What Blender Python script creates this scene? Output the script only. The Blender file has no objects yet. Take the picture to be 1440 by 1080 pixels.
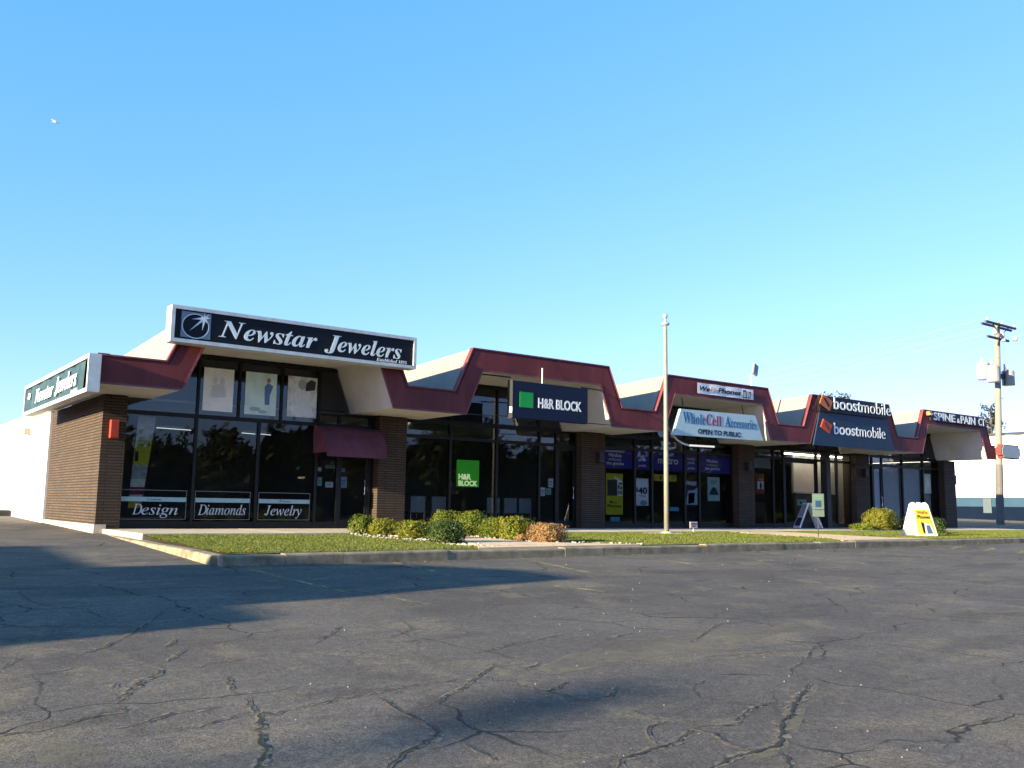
import bpy, bmesh, math, random
SKY_AIR, SKY_DUST, SKY_OZ, SKY_S, EXPO = 1.0, .3, 2.0, .07, 1.95
SKY_T = (.79, .66, 1.50); SKY_A = (0, 1.02, .3)
from mathutils import Vector, Matrix
rnd = random.Random(7)
D = bpy.data
SC = bpy.context.scene
COL = SC.collection
ORG = {}
R = math.radians
EL = R(12.5); TAN = 0.2220; DY = 0.05            # sun height, slope along x, drift along y

# ------------------------------------------------------------------ materials
def new_mat(name):
    m = D.materials.new(name); m.use_nodes = True
    nt = m.node_tree; b = nt.nodes['Principled BSDF']
    return m, nt, b
def N(nt, kind, **kw):
    n = nt.nodes.new(kind)
    for k, v in kw.items():
        if k in n.inputs: n.inputs[k].default_value = v
        else: setattr(n, k, v)
    return n
def L(nt, a, b): nt.links.new(a, b)
def mixc(nt, fac, a, b, blend='MIX'):
    n = nt.nodes.new('ShaderNodeMix'); n.data_type = 'RGBA'; n.blend_type = blend
    for s, v in ((0, fac), (6, a), (7, b)):
        if hasattr(v, 'is_linked'): L(nt, v, n.inputs[s])
        elif s == 0: n.inputs[0].default_value = v
        else: n.inputs[s].default_value = (*v, 1) if len(v) == 3 else v
    return n.outputs[2]
def ramp(nt, x, p0, p1, c0=0.0, c1=1.0):
    n = nt.nodes.new('ShaderNodeMapRange'); n.clamp = True
    L(nt, x, n.inputs[0])
    n.inputs[1].default_value = p0; n.inputs[2].default_value = p1
    n.inputs[3].default_value = c0; n.inputs[4].default_value = c1
    return n.outputs[0]
def pos(nt): return nt.nodes.new('ShaderNodeNewGeometry').outputs['Position']
def noise(nt, scale, detail=4, rough=.55, vec=None, dist=0.0):
    n = N(nt, 'ShaderNodeTexNoise', Scale=scale, Detail=detail, Roughness=rough, Distortion=dist)
    L(nt, vec if vec is not None else pos(nt), n.inputs['Vector'])
    return n.outputs['Fac']
def mapping(nt, scale, vec=None):
    n = nt.nodes.new('ShaderNodeMapping'); n.inputs['Scale'].default_value = scale
    L(nt, vec if vec is not None else pos(nt), n.inputs['Vector']); return n.outputs[0]
def bump(nt, b, h, strength=.3, distance=.01):
    n = N(nt, 'ShaderNodeBump', Strength=strength, Distance=distance)
    L(nt, h, n.inputs['Height']); L(nt, n.outputs[0], b.inputs['Normal'])
MATS = {}
def M(name, col, rough=.6, var=.15, scale=6.0, metal=0.0, bmp=0.0, bscale=60.0, dirt=None, dirt_amt=.4, dscale=1.5, spec=.5):
    if name in MATS: return MATS[name]
    m, nt, b = new_mat(name)
    lo = tuple(max(0, c*(1-var)) for c in col); hi = tuple(min(1, c*(1+var)) for c in col)
    c = mixc(nt, ramp(nt, noise(nt, scale), .3, .7), lo, hi)
    if dirt:
        c = mixc(nt, ramp(nt, noise(nt, dscale, 6, .65), .5, .72, 0, dirt_amt), c, dirt)
    L(nt, c, b.inputs['Base Color'])
    b.inputs['Roughness'].default_value = rough; b.inputs['Metallic'].default_value = metal
    b.inputs['Specular IOR Level'].default_value = spec
    if bmp: bump(nt, b, noise(nt, bscale, 3), bmp, .01)
    MATS[name] = m; return m
def glow(name, col, strength):
    m, nt, b = new_mat(name); b.inputs['Base Color'].default_value = (*[c*.5 for c in col], 1)
    b.inputs['Emission Color'].default_value = (*col, 1); b.inputs['Emission Strength'].default_value = strength
    return m

def glass_mat(name, tint, boost):
    m, nt, b = new_mat(name); nt.nodes.remove(b)
    out = nt.nodes['Material Output']
    tr = N(nt, 'ShaderNodeBsdfTransparent'); tr.inputs[0].default_value = (*tint, 1)
    gl = N(nt, 'ShaderNodeBsdfGlossy', Roughness=.015); gl.inputs[0].default_value = (.92, .96, 1, 1)
    bp = N(nt, 'ShaderNodeBump', Strength=.06, Distance=.02)
    L(nt, noise(nt, 1.1, 2), bp.inputs['Height']); L(nt, bp.outputs[0], gl.inputs['Normal'])
    fr = N(nt, 'ShaderNodeFresnel', IOR=1.5)
    mt = N(nt, 'ShaderNodeMath', operation='MULTIPLY'); mt.inputs[1].default_value = boost; mt.use_clamp = True
    L(nt, fr.outputs[0], mt.inputs[0])
    mx = N(nt, 'ShaderNodeMixShader'); L(nt, mt.outputs[0], mx.inputs[0]); L(nt, tr.outputs[0], mx.inputs[1]); L(nt, gl.outputs[0], mx.inputs[2])
    L(nt, mx.outputs[0], out.inputs[0]); return m

def brick_mat(name, c1, c2, mortar):
    m, nt, b = new_mat(name)
    sx = N(nt, 'ShaderNodeSeparateXYZ'); L(nt, pos(nt), sx.inputs[0])
    ad = N(nt, 'ShaderNodeMath', operation='ADD'); L(nt, sx.outputs[0], ad.inputs[0]); L(nt, sx.outputs[1], ad.inputs[1])
    cb = N(nt, 'ShaderNodeCombineXYZ'); L(nt, ad.outputs[0], cb.inputs[0]); L(nt, sx.outputs[2], cb.inputs[1])
    t = N(nt, 'ShaderNodeTexBrick', Scale=1.0); L(nt, cb.outputs[0], t.inputs['Vector'])
    t.inputs['Brick Width'].default_value = .62; t.inputs['Row Height'].default_value = .064
    t.inputs['Mortar Size'].default_value = .013; t.inputs['Mortar Smooth'].default_value = .2
    t.inputs['Color1'].default_value = (*c1, 1); t.inputs['Color2'].default_value = (*c2, 1); t.inputs['Mortar'].default_value = (*mortar, 1)
    nz = ramp(nt, noise(nt, 3.0, 6), .3, .75, .78, 1.15)
    mv = N(nt, 'ShaderNodeVectorMath', operation='SCALE'); L(nt, t.outputs['Color'], mv.inputs[0]); L(nt, nz, mv.inputs['Scale'])
    L(nt, mv.outputs[0], b.inputs['Base Color']); b.inputs['Roughness'].default_value = .85
    iv = N(nt, 'ShaderNodeMath', operation='SUBTRACT'); iv.inputs[0].default_value = 1; L(nt, t.outputs['Fac'], iv.inputs[1])
    bump(nt, b, iv.outputs[0], .9, .012); return m

def leaf_mat(name, cols, trans=.25):
    m, nt, b = new_mat(name)
    g = nt.nodes.new('ShaderNodeNewGeometry')
    c = mixc(nt, g.outputs['Random Per Island'], cols[0], cols[1])
    c = mixc(nt, ramp(nt, noise(nt, 5.0, 3), .4, .65), c, cols[2])
    L(nt, c, b.inputs['Base Color']); b.inputs['Roughness'].default_value = .55
    b.inputs['Specular IOR Level'].default_value = .3
    if trans:
        out = nt.nodes['Material Output']; t = N(nt, 'ShaderNodeBsdfTranslucent'); L(nt, c, t.inputs[0])
        mx = N(nt, 'ShaderNodeMixShader'); mx.inputs[0].default_value = trans
        L(nt, b.outputs[0], mx.inputs[1]); L(nt, t.outputs[0], mx.inputs[2]); L(nt, mx.outputs[0], out.inputs[0])
    return m

# ------------------------------------------------------------------ mesh helpers
class MB:
    def __init__(s): s.v = []; s.f = []; s.m = []
    def poly(s, pts, m=0):
        i = len(s.v); s.v += [tuple(p) for p in pts]; s.f.append(tuple(range(i, i+len(pts)))); s.m.append(m); return s
    def box(s, x0, x1, y0, y1, z0, z1, m=0):
        i = len(s.v)
        s.v += [(x0,y0,z0),(x1,y0,z0),(x1,y1,z0),(x0,y1,z0),(x0,y0,z1),(x1,y0,z1),(x1,y1,z1),(x0,y1,z1)]
        for f in ((0,3,2,1),(4,5,6,7),(0,1,5,4),(1,2,6,5),(2,3,7,6),(3,0,4,7)):
            s.f.append(tuple(i+k for k in f)); s.m.append(m)
        return s
    def bevbox(s, x0, x1, y0, y1, z0, z1, r=.01, m=0):
        bm = bmesh.new(); bmesh.ops.create_cube(bm, size=1)
        for v in bm.verts: v.co = ((x0+x1)/2+v.co.x*(x1-x0), (y0+y1)/2+v.co.y*(y1-y0), (z0+z1)/2+v.co.z*(z1-z0))
        bmesh.ops.bevel(bm, geom=bm.edges[:], offset=r, segments=2, affect='EDGES', profile=.5)
        return s.addbm(bm, m)
    def addbm(s, bm, m=0, mat=None):
        i = len(s.v); bm.verts.ensure_lookup_table(); bm.verts.index_update()
        s.v += [tuple((mat @ v.co) if mat else v.co) for v in bm.verts]
        for f in bm.faces: s.f.append(tuple(i+v.index for v in f.verts)); s.m.append(m)
        bm.free(); return s
    def prism(s, poly, y0, y1, m=0):                 # poly in (x,z), counter-clockwise seen from -y
        n = len(poly); i = len(s.v)
        s.v += [(x, y0, z) for x, z in poly] + [(x, y1, z) for x, z in poly]
        s.f.append(tuple(i+k for k in range(n))); s.m.append(m)
        s.f.append(tuple(i+n+k for k in reversed(range(n)))); s.m.append(m)
        for k in range(n):
            j = (k+1) % n; s.f.append((i+k, i+n+k, i+n+j, i+j)); s.m.append(m)
        return s
    def tube(s, pts, r, n=8, m=0, cap=True):
        pts = [Vector(p) for p in pts]; rs = r if isinstance(r, (list, tuple)) else [r]*len(pts)
        rings = []
        for k, p in enumerate(pts):
            d = (pts[min(k+1, len(pts)-1)] - pts[max(k-1, 0)]).normalized()
            a = d.cross(Vector((0,0,1)));
            if a.length < 1e-3: a = Vector((1,0,0))
            a.normalize(); b = d.cross(a)
            i = len(s.v); rings.append(i)
            for q in range(n):
                t = 2*math.pi*q/n; s.v.append(tuple(p + a*math.cos(t)*rs[k] + b*math.sin(t)*rs[k]))
        for k in range(len(rings)-1):
            for q in range(n):
                s.f.append((rings[k]+q, rings[k]+(q+1) % n, rings[k+1]+(q+1) % n, rings[k+1]+q)); s.m.append(m)
        if cap:
            s.f.append(tuple(rings[0]+q for q in reversed(range(n)))); s.m.append(m)
            s.f.append(tuple(rings[-1]+q for q in range(n))); s.m.append(m)
        return s
    def lathe(s, prof, cx, cy, n=16, m=0):
        return s.tube([(cx, cy, z) for r, z in prof], [max(r, 1e-4) for r, z in prof], n, m)
    def ball(s, c, r, m=0, sub=2, sc=(1,1,1)):
        bm = bmesh.new(); bmesh.ops.create_icosphere(bm, subdivisions=sub, radius=r)
        for v in bm.verts: v.co = (c[0]+v.co.x*sc[0], c[1]+v.co.y*sc[1], c[2]+v.co.z*sc[2])
        return s.addbm(bm, m)
    def build(s, name, mats, parent=None, loc=None, smooth=False, rotz=0.0):
        if not isinstance(mats, (list, tuple)): mats = [mats]
        me = D.meshes.new(name)
        o0 = Vector(ORG[parent.name]) if parent else Vector(loc or (0,0,0))
        vs = [tuple(Vector(v)-o0) for v in s.v]
        me.from_pydata(vs, [], s.f); me.update()
        for m in mats: me.materials.append(m)
        if len(mats) > 1: me.polygons.foreach_set('material_index', s.m)
        if smooth: me.polygons.foreach_set('use_smooth', [True]*len(s.f))
        o = D.objects.new(name, me); COL.objects.link(o)
        if parent: o.parent = parent
        else: o.location = o0
        ORG[o.name] = tuple(o0); return o
def tag(o, label, cat, group=None):
    o['label'] = label; o['category'] = cat
    if group: o['group'] = group
    return o
def struct(o, kind='structure'): o['kind'] = kind; return o
def thing(name, label, cat, loc, group=None):
    o = D.objects.new(name, None); o.empty_display_size = .3; COL.objects.link(o); o.location = loc
    ORG[o.name] = tuple(loc); return tag(o, label, cat, group)
def copy_tree(o, parent=None):
    c = o.copy(); COL.objects.link(c)
    if parent: c.parent = parent
    for ch in o.children: copy_tree(ch, c)
    return c

def mth(s, U, l):
    return ''.join('\u210e' if (c == 'h' and l == 0x1D44E) else chr(U+ord(c)-65) if 'A' <= c <= 'Z' else chr(l+ord(c)-97) if 'a' <= c <= 'z' else c for c in s)
BI = lambda s: mth(s, 0x1D468, 0x1D482)
IT = lambda s: mth(s, 0x1D434, 0x1D44E)
BS = lambda s: mth(s, 0x1D400, 0x1D41A)
def text(mb, body, o, right, up, w=None, h=None, m=0, depth=.006, fat=0.0, shear=0.0, anchor='l'):
    """flat lettering laid into mb: o is its lower left corner, w / h its size in metres"""
    c = D.curves.new('lettering', 'FONT'); c.body = body; c.size = 1; c.offset = fat; c.extrude = .02; c.shear = shear
    c.resolution_u = 4
    ob = D.objects.new('lettering', c); COL.objects.link(ob)
    dg = bpy.context.evaluated_depsgraph_get(); me = D.meshes.new_from_object(ob.evaluated_get(dg))
    vs = [v.co.copy() for v in me.vertices]; fs = [tuple(p.vertices) for p in me.polygons]
    D.objects.remove(ob); D.curves.remove(c); D.meshes.remove(me)
    x0 = min(v.x for v in vs); x1 = max(v.x for v in vs); y0 = min(v.y for v in vs); y1 = max(v.y for v in vs)
    sx = w/(x1-x0) if w else None; sy = h/(y1-y0) if h else sx
    if sx is None: sx = sy
    right = Vector(right); up = Vector(up); n = right.cross(up); o = Vector(o)
    if anchor == 'c': o = o - right*(x1-x0)*sx/2
    i = len(mb.v)
    mb.v += [tuple(o + right*(v.x-x0)*sx + up*(v.y-y0)*sy + n*(v.z+.02)/.04*depth) for v in vs]
    for f in fs: mb.f.append(tuple(i+k for k in f)); mb.m.append(m)
FX = (1,0,0); UZ = (0,0,1)
def clip(poly, a, b, c):                            # keep a*x+b*z<=c
    out = []
    for i in range(len(poly)):
        p, q = poly[i], poly[(i+1) % len(poly)]
        dp = a*p[0]+b*p[1]-c; dq = a*q[0]+b*q[1]-c
        if dp <= 0: out.append(p)
        if dp*dq < 0: t = dp/(dp-dq); out.append((p[0]+(q[0]-p[0])*t, p[1]+(q[1]-p[1])*t))
    return out
def inside(poly, x, y):
    c = False
    for i in range(len(poly)):
        (x1, y1), (x2, y2) = poly[i], poly[i-1]
        if (y1 > y) != (y2 > y) and x < (x2-x1)*(y-y1)/(y2-y1)+x1: c = not c
    return c

# ------------------------------------------------------------------ camera, sun, sky
F_PX, YAW, PITCH, ROLL = 1306.5, R(53.55807), R(7.5269), R(.89702)
v = Vector((math.cos(YAW)*math.cos(PITCH), math.sin(YAW)*math.cos(PITCH), math.sin(PITCH)))
r0 = Vector((math.sin(YAW), -math.cos(YAW), 0)); u0 = r0.cross(v)
rr = r0*math.cos(ROLL)+u0*math.sin(ROLL); uu = -r0*math.sin(ROLL)+u0*math.cos(ROLL)
cam = D.cameras.new('camera'); cam.sensor_width = 36; cam.lens = 36*F_PX/1440; cam.clip_start = .05; cam.clip_end = 4000
co = D.objects.new('camera', cam); COL.objects.link(co)
CAM = Vector((0, -21.7232, .6074))
co.matrix_world = Matrix(((rr.x, uu.x, -v.x, CAM.x), (rr.y, uu.y, -v.y, CAM.y), (rr.z, uu.z, -v.z, CAM.z), (0,0,0,1)))
SC.camera = co
sun = D.lights.new('sun', 'SUN'); sun.energy = 5.0; sun.angle = R(.5); sun.color = (1.0, .87, .57)
so = D.objects.new('sun', sun); COL.objects.link(so); so.location = (-30, -2, 20)
dl = Vector((math.cos(EL), math.cos(EL)*DY, -math.sin(EL))).normalized()
so.rotation_euler = dl.to_track_quat('-Z', 'Y').to_euler()
w = D.worlds.new('World'); SC.world = w; w.use_nodes = True; nt = w.node_tree
bg = nt.nodes['Background']; sk = nt.nodes.new('ShaderNodeTexSky'); sk.sky_type = 'NISHITA'; sk.sun_disc = False
sk.sun_elevation = EL; sk.sun_rotation = math.atan2(-1, -DY); sk.altitude = 0
sk.air_density = SKY_AIR; sk.dust_density = SKY_DUST; sk.ozone_density = SKY_OZ
tint = mixc(nt, 1.0, mixc(nt, 1.0, sk.outputs[0], SKY_T, 'MULTIPLY'), SKY_A, 'ADD'); nt.links.new(tint, bg.inputs[0]); bg.inputs[1].default_value = SKY_S
SC.view_settings.view_transform = 'Standard'; SC.view_settings.look = 'None'
SC.view_settings.exposure = EXPO; SC.view_settings.gamma = 1.0
SC.cycles.max_bounces = 8; SC.cycles.transparent_max_bounces = 24
SC.cycles.use_denoising = True; SC.cycles.sample_clamp_indirect = 6
SC.render.filter_size = 1.6
# ------------------------------------------------------------------ ground
def cl(x, a, b): return max(a, min(b, x))
def zA(x, y):                                        # the lot falls towards the camera
    yy = cl(y, -32, 16)
    z = -.25 + (.018*(yy+9) if yy > -9 else .03*(yy+9))
    return z + .0035*(cl(x, -6, 30)-4)
CRACKS = [[(1.01,-15.04),(1.17,-14.73)],[(1.38,-14.75),(1.55,-14.74),(1.7,-14.6),(1.89,-14.3)],[(1.38,-16.29),(1.51,-16.06),(1.66,-15.78),(1.78,-15.67),(1.87,-15.45)],[(0.61,-16.65),(0.78,-16.67),(0.91,-16.68),(1.04,-16.64),(1.15,-16.56),(1.24,-16.52),(1.37,-16.49),(1.4,-16.35)],[(1.25,-16.8),(1.4,-16.79),(1.58,-16.64),(1.71,-16.66),(1.8,-16.64),(1.9,-16.62)],[(1.58,-17.01),(1.71,-16.91),(1.85,-16.86),(1.95,-16.84),(2.04,-16.5)],[(2.1,-16.87),(2.02,-16.95),(1.99,-16.86),(1.94,-16.92),(1.9,-17.1),(1.83,-17.19),(1.8,-17.31),(1.75,-17.39),(1.76,-17.49),(1.71,-17.59),(1.6,-17.75),(1.49,-17.91)],[(2.1,-16.87),(2.29,-16.83),(2.48,-16.78),(2.6,-16.76),(2.74,-16.73),(2.91,-16.69),(3.13,-16.67),(3.31,-16.67)],[(2.03,-18.07),(2.09,-18.02),(2.24,-17.88),(2.34,-17.83),(2.52,-17.73),(2.59,-17.63),(2.62,-17.48)],[(2.62,-17.48),(2.62,-17.31),(2.64,-17.14),(2.69,-16.85)],[(2.71,-17.18),(2.88,-17.15),(3.05,-17.0),(3.26,-16.87),(3.41,-16.72),(3.63,-16.54),(3.84,-16.38),(4.03,-16.33)],[(3.57,-16.63),(3.53,-16.79),(3.6,-16.84),(3.61,-17.01),(3.61,-17.19),(3.67,-17.3),(3.68,-17.44),(3.75,-17.51),(3.89,-17.48),(4.05,-17.35),(4.14,-17.24)],[(3.9,-16.55),(4.02,-16.55),(4.17,-16.46)],[(3.94,-15.98),(4.23,-15.87),(4.49,-15.76),(4.75,-15.7),(5.11,-15.59)],[(2.92,-18.58),(2.98,-18.53),(3.05,-18.47),(3.2,-18.43),(3.35,-18.41),(3.49,-18.39),(3.62,-18.32),(3.77,-18.24)],[(3.39,-18.36),(3.48,-18.21),(3.59,-18.11),(3.76,-18.07)],[(2.58,-17.83),(2.58,-17.95),(2.57,-18.07),(2.54,-18.18)],[(3.59,-15.05),(3.73,-15.11),(4.1,-14.81),(4.26,-14.32)],[(5.36,-14.08),(5.64,-13.86)],[(3.76,-17.8),(3.75,-17.92),(3.76,-18.02)],[(5.31,-17.85),(5.1,-17.97),(4.75,-18.15),(4.54,-18.29),(4.31,-18.4),(4.06,-18.59),(3.9,-18.69),(3.78,-18.69),(3.6,-18.7),(3.49,-18.72),(3.35,-18.76),(3.23,-18.81)],[(6.77,-16.94),(6.56,-16.98),(6.22,-17.19),(5.91,-17.35),(5.61,-17.48),(5.43,-17.64),(5.34,-17.84)],[(3.77,-18.24),(3.79,-18.38),(3.7,-18.54),(3.72,-18.63),(3.76,-18.68)],[(4.05,-18.31),(4.13,-18.24),(4.35,-18.13),(4.65,-18.05)],[(3.77,-18.24),(3.91,-18.27),(4.05,-18.31)],[(3.82,-18.74),(3.77,-18.84),(3.68,-18.93),(3.58,-19.02)],[(4.86,-18.98),(5.12,-18.96),(5.32,-18.96),(5.53,-18.96)],[(5.43,-16.87),(5.77,-16.94),(6.2,-16.98)],[(2.08,-14.78),(2.27,-14.44)],[(1.97,-15.26),(2.17,-14.92)],[(2.03,-15.53),(2.2,-15.48),(2.39,-15.44),(2.53,-15.39)],[(2.13,-15.9),(2.06,-16.16),(2.0,-16.38)],[(1.7,-11.13),(1.69,-11.9),(1.79,-12.31)],[(1.5,-15.8),(1.44,-15.99)],[(3.6,-17.18),(3.76,-17.16),(3.94,-17.02)],[(1.79,-12.31),(2.02,-12.61),(2.04,-13.27)],[(1.91,-14.27),(2.36,-13.5),(2.6,-12.95)],[(0.79,-16.63),(0.58,-16.4)],[(5.19,-15.97),(5.6,-15.82),(5.86,-15.89)],[(3.08,-15.09),(3.38,-14.76),(3.65,-14.4)],[(5.79,-16.37),(6.79,-15.79),(7.27,-15.81)]]
DUST = [[(4.02,-16.73),(4.57,-16.54),(5.18,-16.42),(5.74,-16.34),(6.54,-16.25),(7.59,-16.14)],[(5.33,-17.9),(4.61,-18.27),(4.04,-18.63),(3.77,-18.73),(3.36,-18.78)],[(0.93,-16.88),(1.0,-17.15),(1.07,-17.34)],[(4.5,-18.53),(4.39,-18.67),(4.38,-18.79),(4.41,-18.88)],[(8.52,-11.9),(9.2,-12.02),(10.03,-12.18)],[(9.44,-15.45),(9.48,-15.77)],[(6.31,-18.21),(6.26,-18.32)],[(0.88,-15.98),(1.1,-15.91)],[(10.38,-16.57),(10.92,-16.61)],[(3.81,-16.36),(3.67,-16.81),(3.65,-17.19)]]
def asphalt_mat():
    m, nt, b = new_mat('aged asphalt')
    p = pos(nt)
    big = noise(nt, .35, 5, .6); mid = noise(nt, 1.3, 6, .65, dist=.6); fine = noise(nt, 55, 3, .6); grit = noise(nt, 190, 2, .6)
    c = mixc(nt, ramp(nt, big, .35, .65), (.085, .0735, .0705), (.130, .1105, .101))
    c = mixc(nt, ramp(nt, mid, .50, .68, 0, .65), c, (.185, .149, .110))
    patch = noise(nt, .62, 3, .55, mapping(nt, (1, 1.7, 1))); c = mixc(nt, ramp(nt, patch, .56, .66, 0, .5), c, (.058, .053, .051))
    st = noise(nt, 1.0, 4, .6, mapping(nt, (.5, 2.6, 1)))
    c = mixc(nt, ramp(nt, st, .58, .78, 0, .45), c, (.044, .040, .038))
    v = N(nt, 'ShaderNodeVectorMath', operation='SCALE'); L(nt, c, v.inputs[0]); L(nt, ramp(nt, fine, .3, .7, .64, 1.36), v.inputs['Scale'])
    v2 = N(nt, 'ShaderNodeVectorMath', operation='SCALE'); L(nt, v.outputs[0], v2.inputs[0]); L(nt, ramp(nt, grit, .32, .68, .50, 1.50), v2.inputs['Scale'])
    v3 = N(nt, 'ShaderNodeVectorMath', operation='SCALE'); L(nt, v2.outputs[0], v3.inputs[0]); L(nt, ramp(nt, noise(nt, 15, 4, .7), .3, .7, .78, 1.22), v3.inputs['Scale']); v2 = v3
    vo = N(nt, 'ShaderNodeTexVoronoi', Scale=38.0); L(nt, p, vo.inputs['Vector'])
    sp = ramp(nt, vo.outputs['Distance'], .10, .16, 1, 0); gate = ramp(nt, noise(nt, 9, 2), .60, .66)
    mt = N(nt, 'ShaderNodeMath', operation='MULTIPLY'); L(nt, sp, mt.inputs[0]); L(nt, gate, mt.inputs[1])
    c = mixc(nt, mt.outputs[0], v2.outputs[0], (.38, .36, .32))
    # hairline cracks between the big ones
    dv = N(nt, 'ShaderNodeTexNoise', Scale=1.6, Detail=5.0); L(nt, p, dv.inputs['Vector'])
    ad = N(nt, 'ShaderNodeVectorMath', operation='MULTIPLY_ADD'); L(nt, dv.outputs['Color'], ad.inputs[0]); ad.inputs[1].default_value = (.55, .55, 0); L(nt, p, ad.inputs[2])
    vc = N(nt, 'ShaderNodeTexVoronoi', Scale=.62, feature='DISTANCE_TO_EDGE'); L(nt, ad.outputs[0], vc.inputs['Vector'])
    hair = ramp(nt, vc.outputs['Distance'], .003, .009, 1, 0)
    m2 = N(nt, 'ShaderNodeMath', operation='MULTIPLY'); L(nt, hair, m2.inputs[0]); L(nt, ramp(nt, noise(nt, .9, 3), .44, .54), m2.inputs[1])
    c = mixc(nt, m2.outputs[0], c, (.03, .03, .03))
    vd = N(nt, 'ShaderNodeTexVoronoi', Scale=2.3, feature='DISTANCE_TO_EDGE'); L(nt, ad.outputs[0], vd.inputs['Vector'])
    m3 = N(nt, 'ShaderNodeMath', operation='MULTIPLY'); L(nt, ramp(nt, vd.outputs['Distance'], .006, .018, 1, 0), m3.inputs[0]); L(nt, ramp(nt, noise(nt, .55, 4, .6), .57, .66, 0, .55), m3.inputs[1])
    c = mixc(nt, m3.outputs[0], c, (.026, .024, .022))
    L(nt, c, b.inputs['Base Color']); b.inputs['Roughness'].default_value = .95; b.inputs['Specular IOR Level'].default_value = .12
    hs = N(nt, 'ShaderNodeMath', operation='ADD'); L(nt, fine, hs.inputs[0]); L(nt, grit, hs.inputs[1])
    bump(nt, b, hs.outputs[0], .55, .006); return m
def worn_paint(name, col, lo, hi, scale=9.0):
    m, nt, b = new_mat(name); b.inputs['Base Color'].default_value = (*col, 1); b.inputs['Roughness'].default_value = .9
    L(nt, ramp(nt, noise(nt, scale, 5, .7), lo, hi), b.inputs['Alpha']); return m
def strip(mb, pts, wd, zoff, m, jit=.35, sub=6, wob=.02, taper=True):
    P = []
    for a, b in zip(pts[:-1], pts[1:]):
        n = max(2, int(math.hypot(b[0]-a[0], b[1]-a[1])/.035)) if sub else 1
        for k in range(n): t = k/n; P.append((a[0]+(b[0]-a[0])*t, a[1]+(b[1]-a[1])*t))
    P.append(pts[-1])
    if sub: P = [(x+rnd.gauss(0, wob*.35), y+rnd.gauss(0, wob*.35)) for x, y in P]
    prev = None; n = len(P)
    for k, (x, y) in enumerate(P):
        a, b = P[max(k-1, 0)], P[min(k+1, n-1)]
        dx, dy = b[0]-a[0], b[1]-a[1]; l = math.hypot(dx, dy) or 1
        w_ = wd*(1+rnd.uniform(-jit, jit))*(min(1, .35+3*min(k, n-1-k)/n) if taper else 1)/2
        q = [(x-dy/l*w_, y+dx/l*w_), (x+dy/l*w_, y-dx/l*w_)]
        cur = [(u, v_, zA(u, v_)+zoff) for u, v_ in q]
        if prev: mb.poly([prev[1], cur[1], cur[0], prev[0]], m)
        prev = cur
AM = asphalt_mat()
mb = MB()
xs = [-160, -80, -40, -20, -10] + [-6+.5*i for i in range(0, 73)] + [36, 45, 60, 80, 120, 200]
ys = [-160, -80, -50, -32, -28] + [-24+.5*i for i in range(0, 52)] + [5, 10, 16, 30, 60, 120]
nx = len(xs)
for y in ys:
    for x in xs:
        j = .006*math.sin(x*1.7+y*.6)+.005*math.sin(x*.7-y*1.9)
        mb.v.append((x, y, zA(x, y)+0*j))
for j in range(len(ys)-1):
    for i in range(nx-1):
        mb.f.append((j*nx+i, j*nx+i+1, (j+1)*nx+i+1, (j+1)*nx+i)); mb.m.append(0)
for k, pl in enumerate(CRACKS):
    d = math.hypot(pl[0][0], pl[0][1]+21.7)
    wd = {6: .024, 2: .020, 8: .018, 14: .018, 20: .026, 9: .015}.get(k, .0115)
    strip(mb, pl, wd*3.2, .004, 2, .5, 6, .025)
    strip(mb, pl, wd*.72, .0065, 1, .75, 6, .022)
for k, pl in enumerate(DUST): strip(mb, pl, [.55, .10, .30, .03, .35, .10, .02, .18, .25, .12][k], .002, 3, .1, 0, 0)
struct(mb.build('asphalt_lot', [AM, M('dark crack line', (.008, .008, .008), .95, .3, 30), worn_paint('pale dust and crumbs', (.215, .180, .130), .42, .70, 19.0), worn_paint('dusty streak', (.185, .155, .105), .40, .80, 3.2)]))  # cracks are plain dark strips laid just above the asphalt
YP = worn_paint('worn yellow road paint', (.34, .27, .10), .44, .66, 5.0)
for pl, wd in (([(4.65,-9.6),(4.72,-12.3)],.10), ([(7.02,-9.25),(6.79,-11.34)],.10), ([(9.46,-9.25),(8.89,-11.62)],.10), ([(4.92,-12.9),(5.07,-13.5)],.10), ([(7.38,-12.7),(7.54,-13.4)],.10),
               ([(13.1,-11.0),(14.2,-10.9)],.10), ([(16.8,-11.55),(17.5,-11.88)],.10), ([(21.3,-9.4),(23.2,-9.0)],.14), ([(21.7,-10.0),(23.6,-9.3)],.14), ([(21.7,-10.8),(23.8,-10.0)],.14), ([(21.9,-11.45),(23.9,-10.7)],.14),
               ([(12.0,-9.25),(11.4,-12.0)],.10), ([(15.6,-9.25),(15.0,-12.0)],.10), ([(18.2,-9.25),(17.7,-12.0)],.10)):
    mb = MB(); strip(mb, pl, wd, .005, 0, .05, 0, 0, False); struct(mb.build('parking_line', YP))
mb = MB(); mb.poly([(-1500,-1500,-1.6),(1500,-1500,-1.6),(1500,1500,-1.6),(-1500,1500,-1.6)])
struct(mb.build('ground', M('far ground', (.09, .085, .05), .9, .3, .05)))

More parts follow.
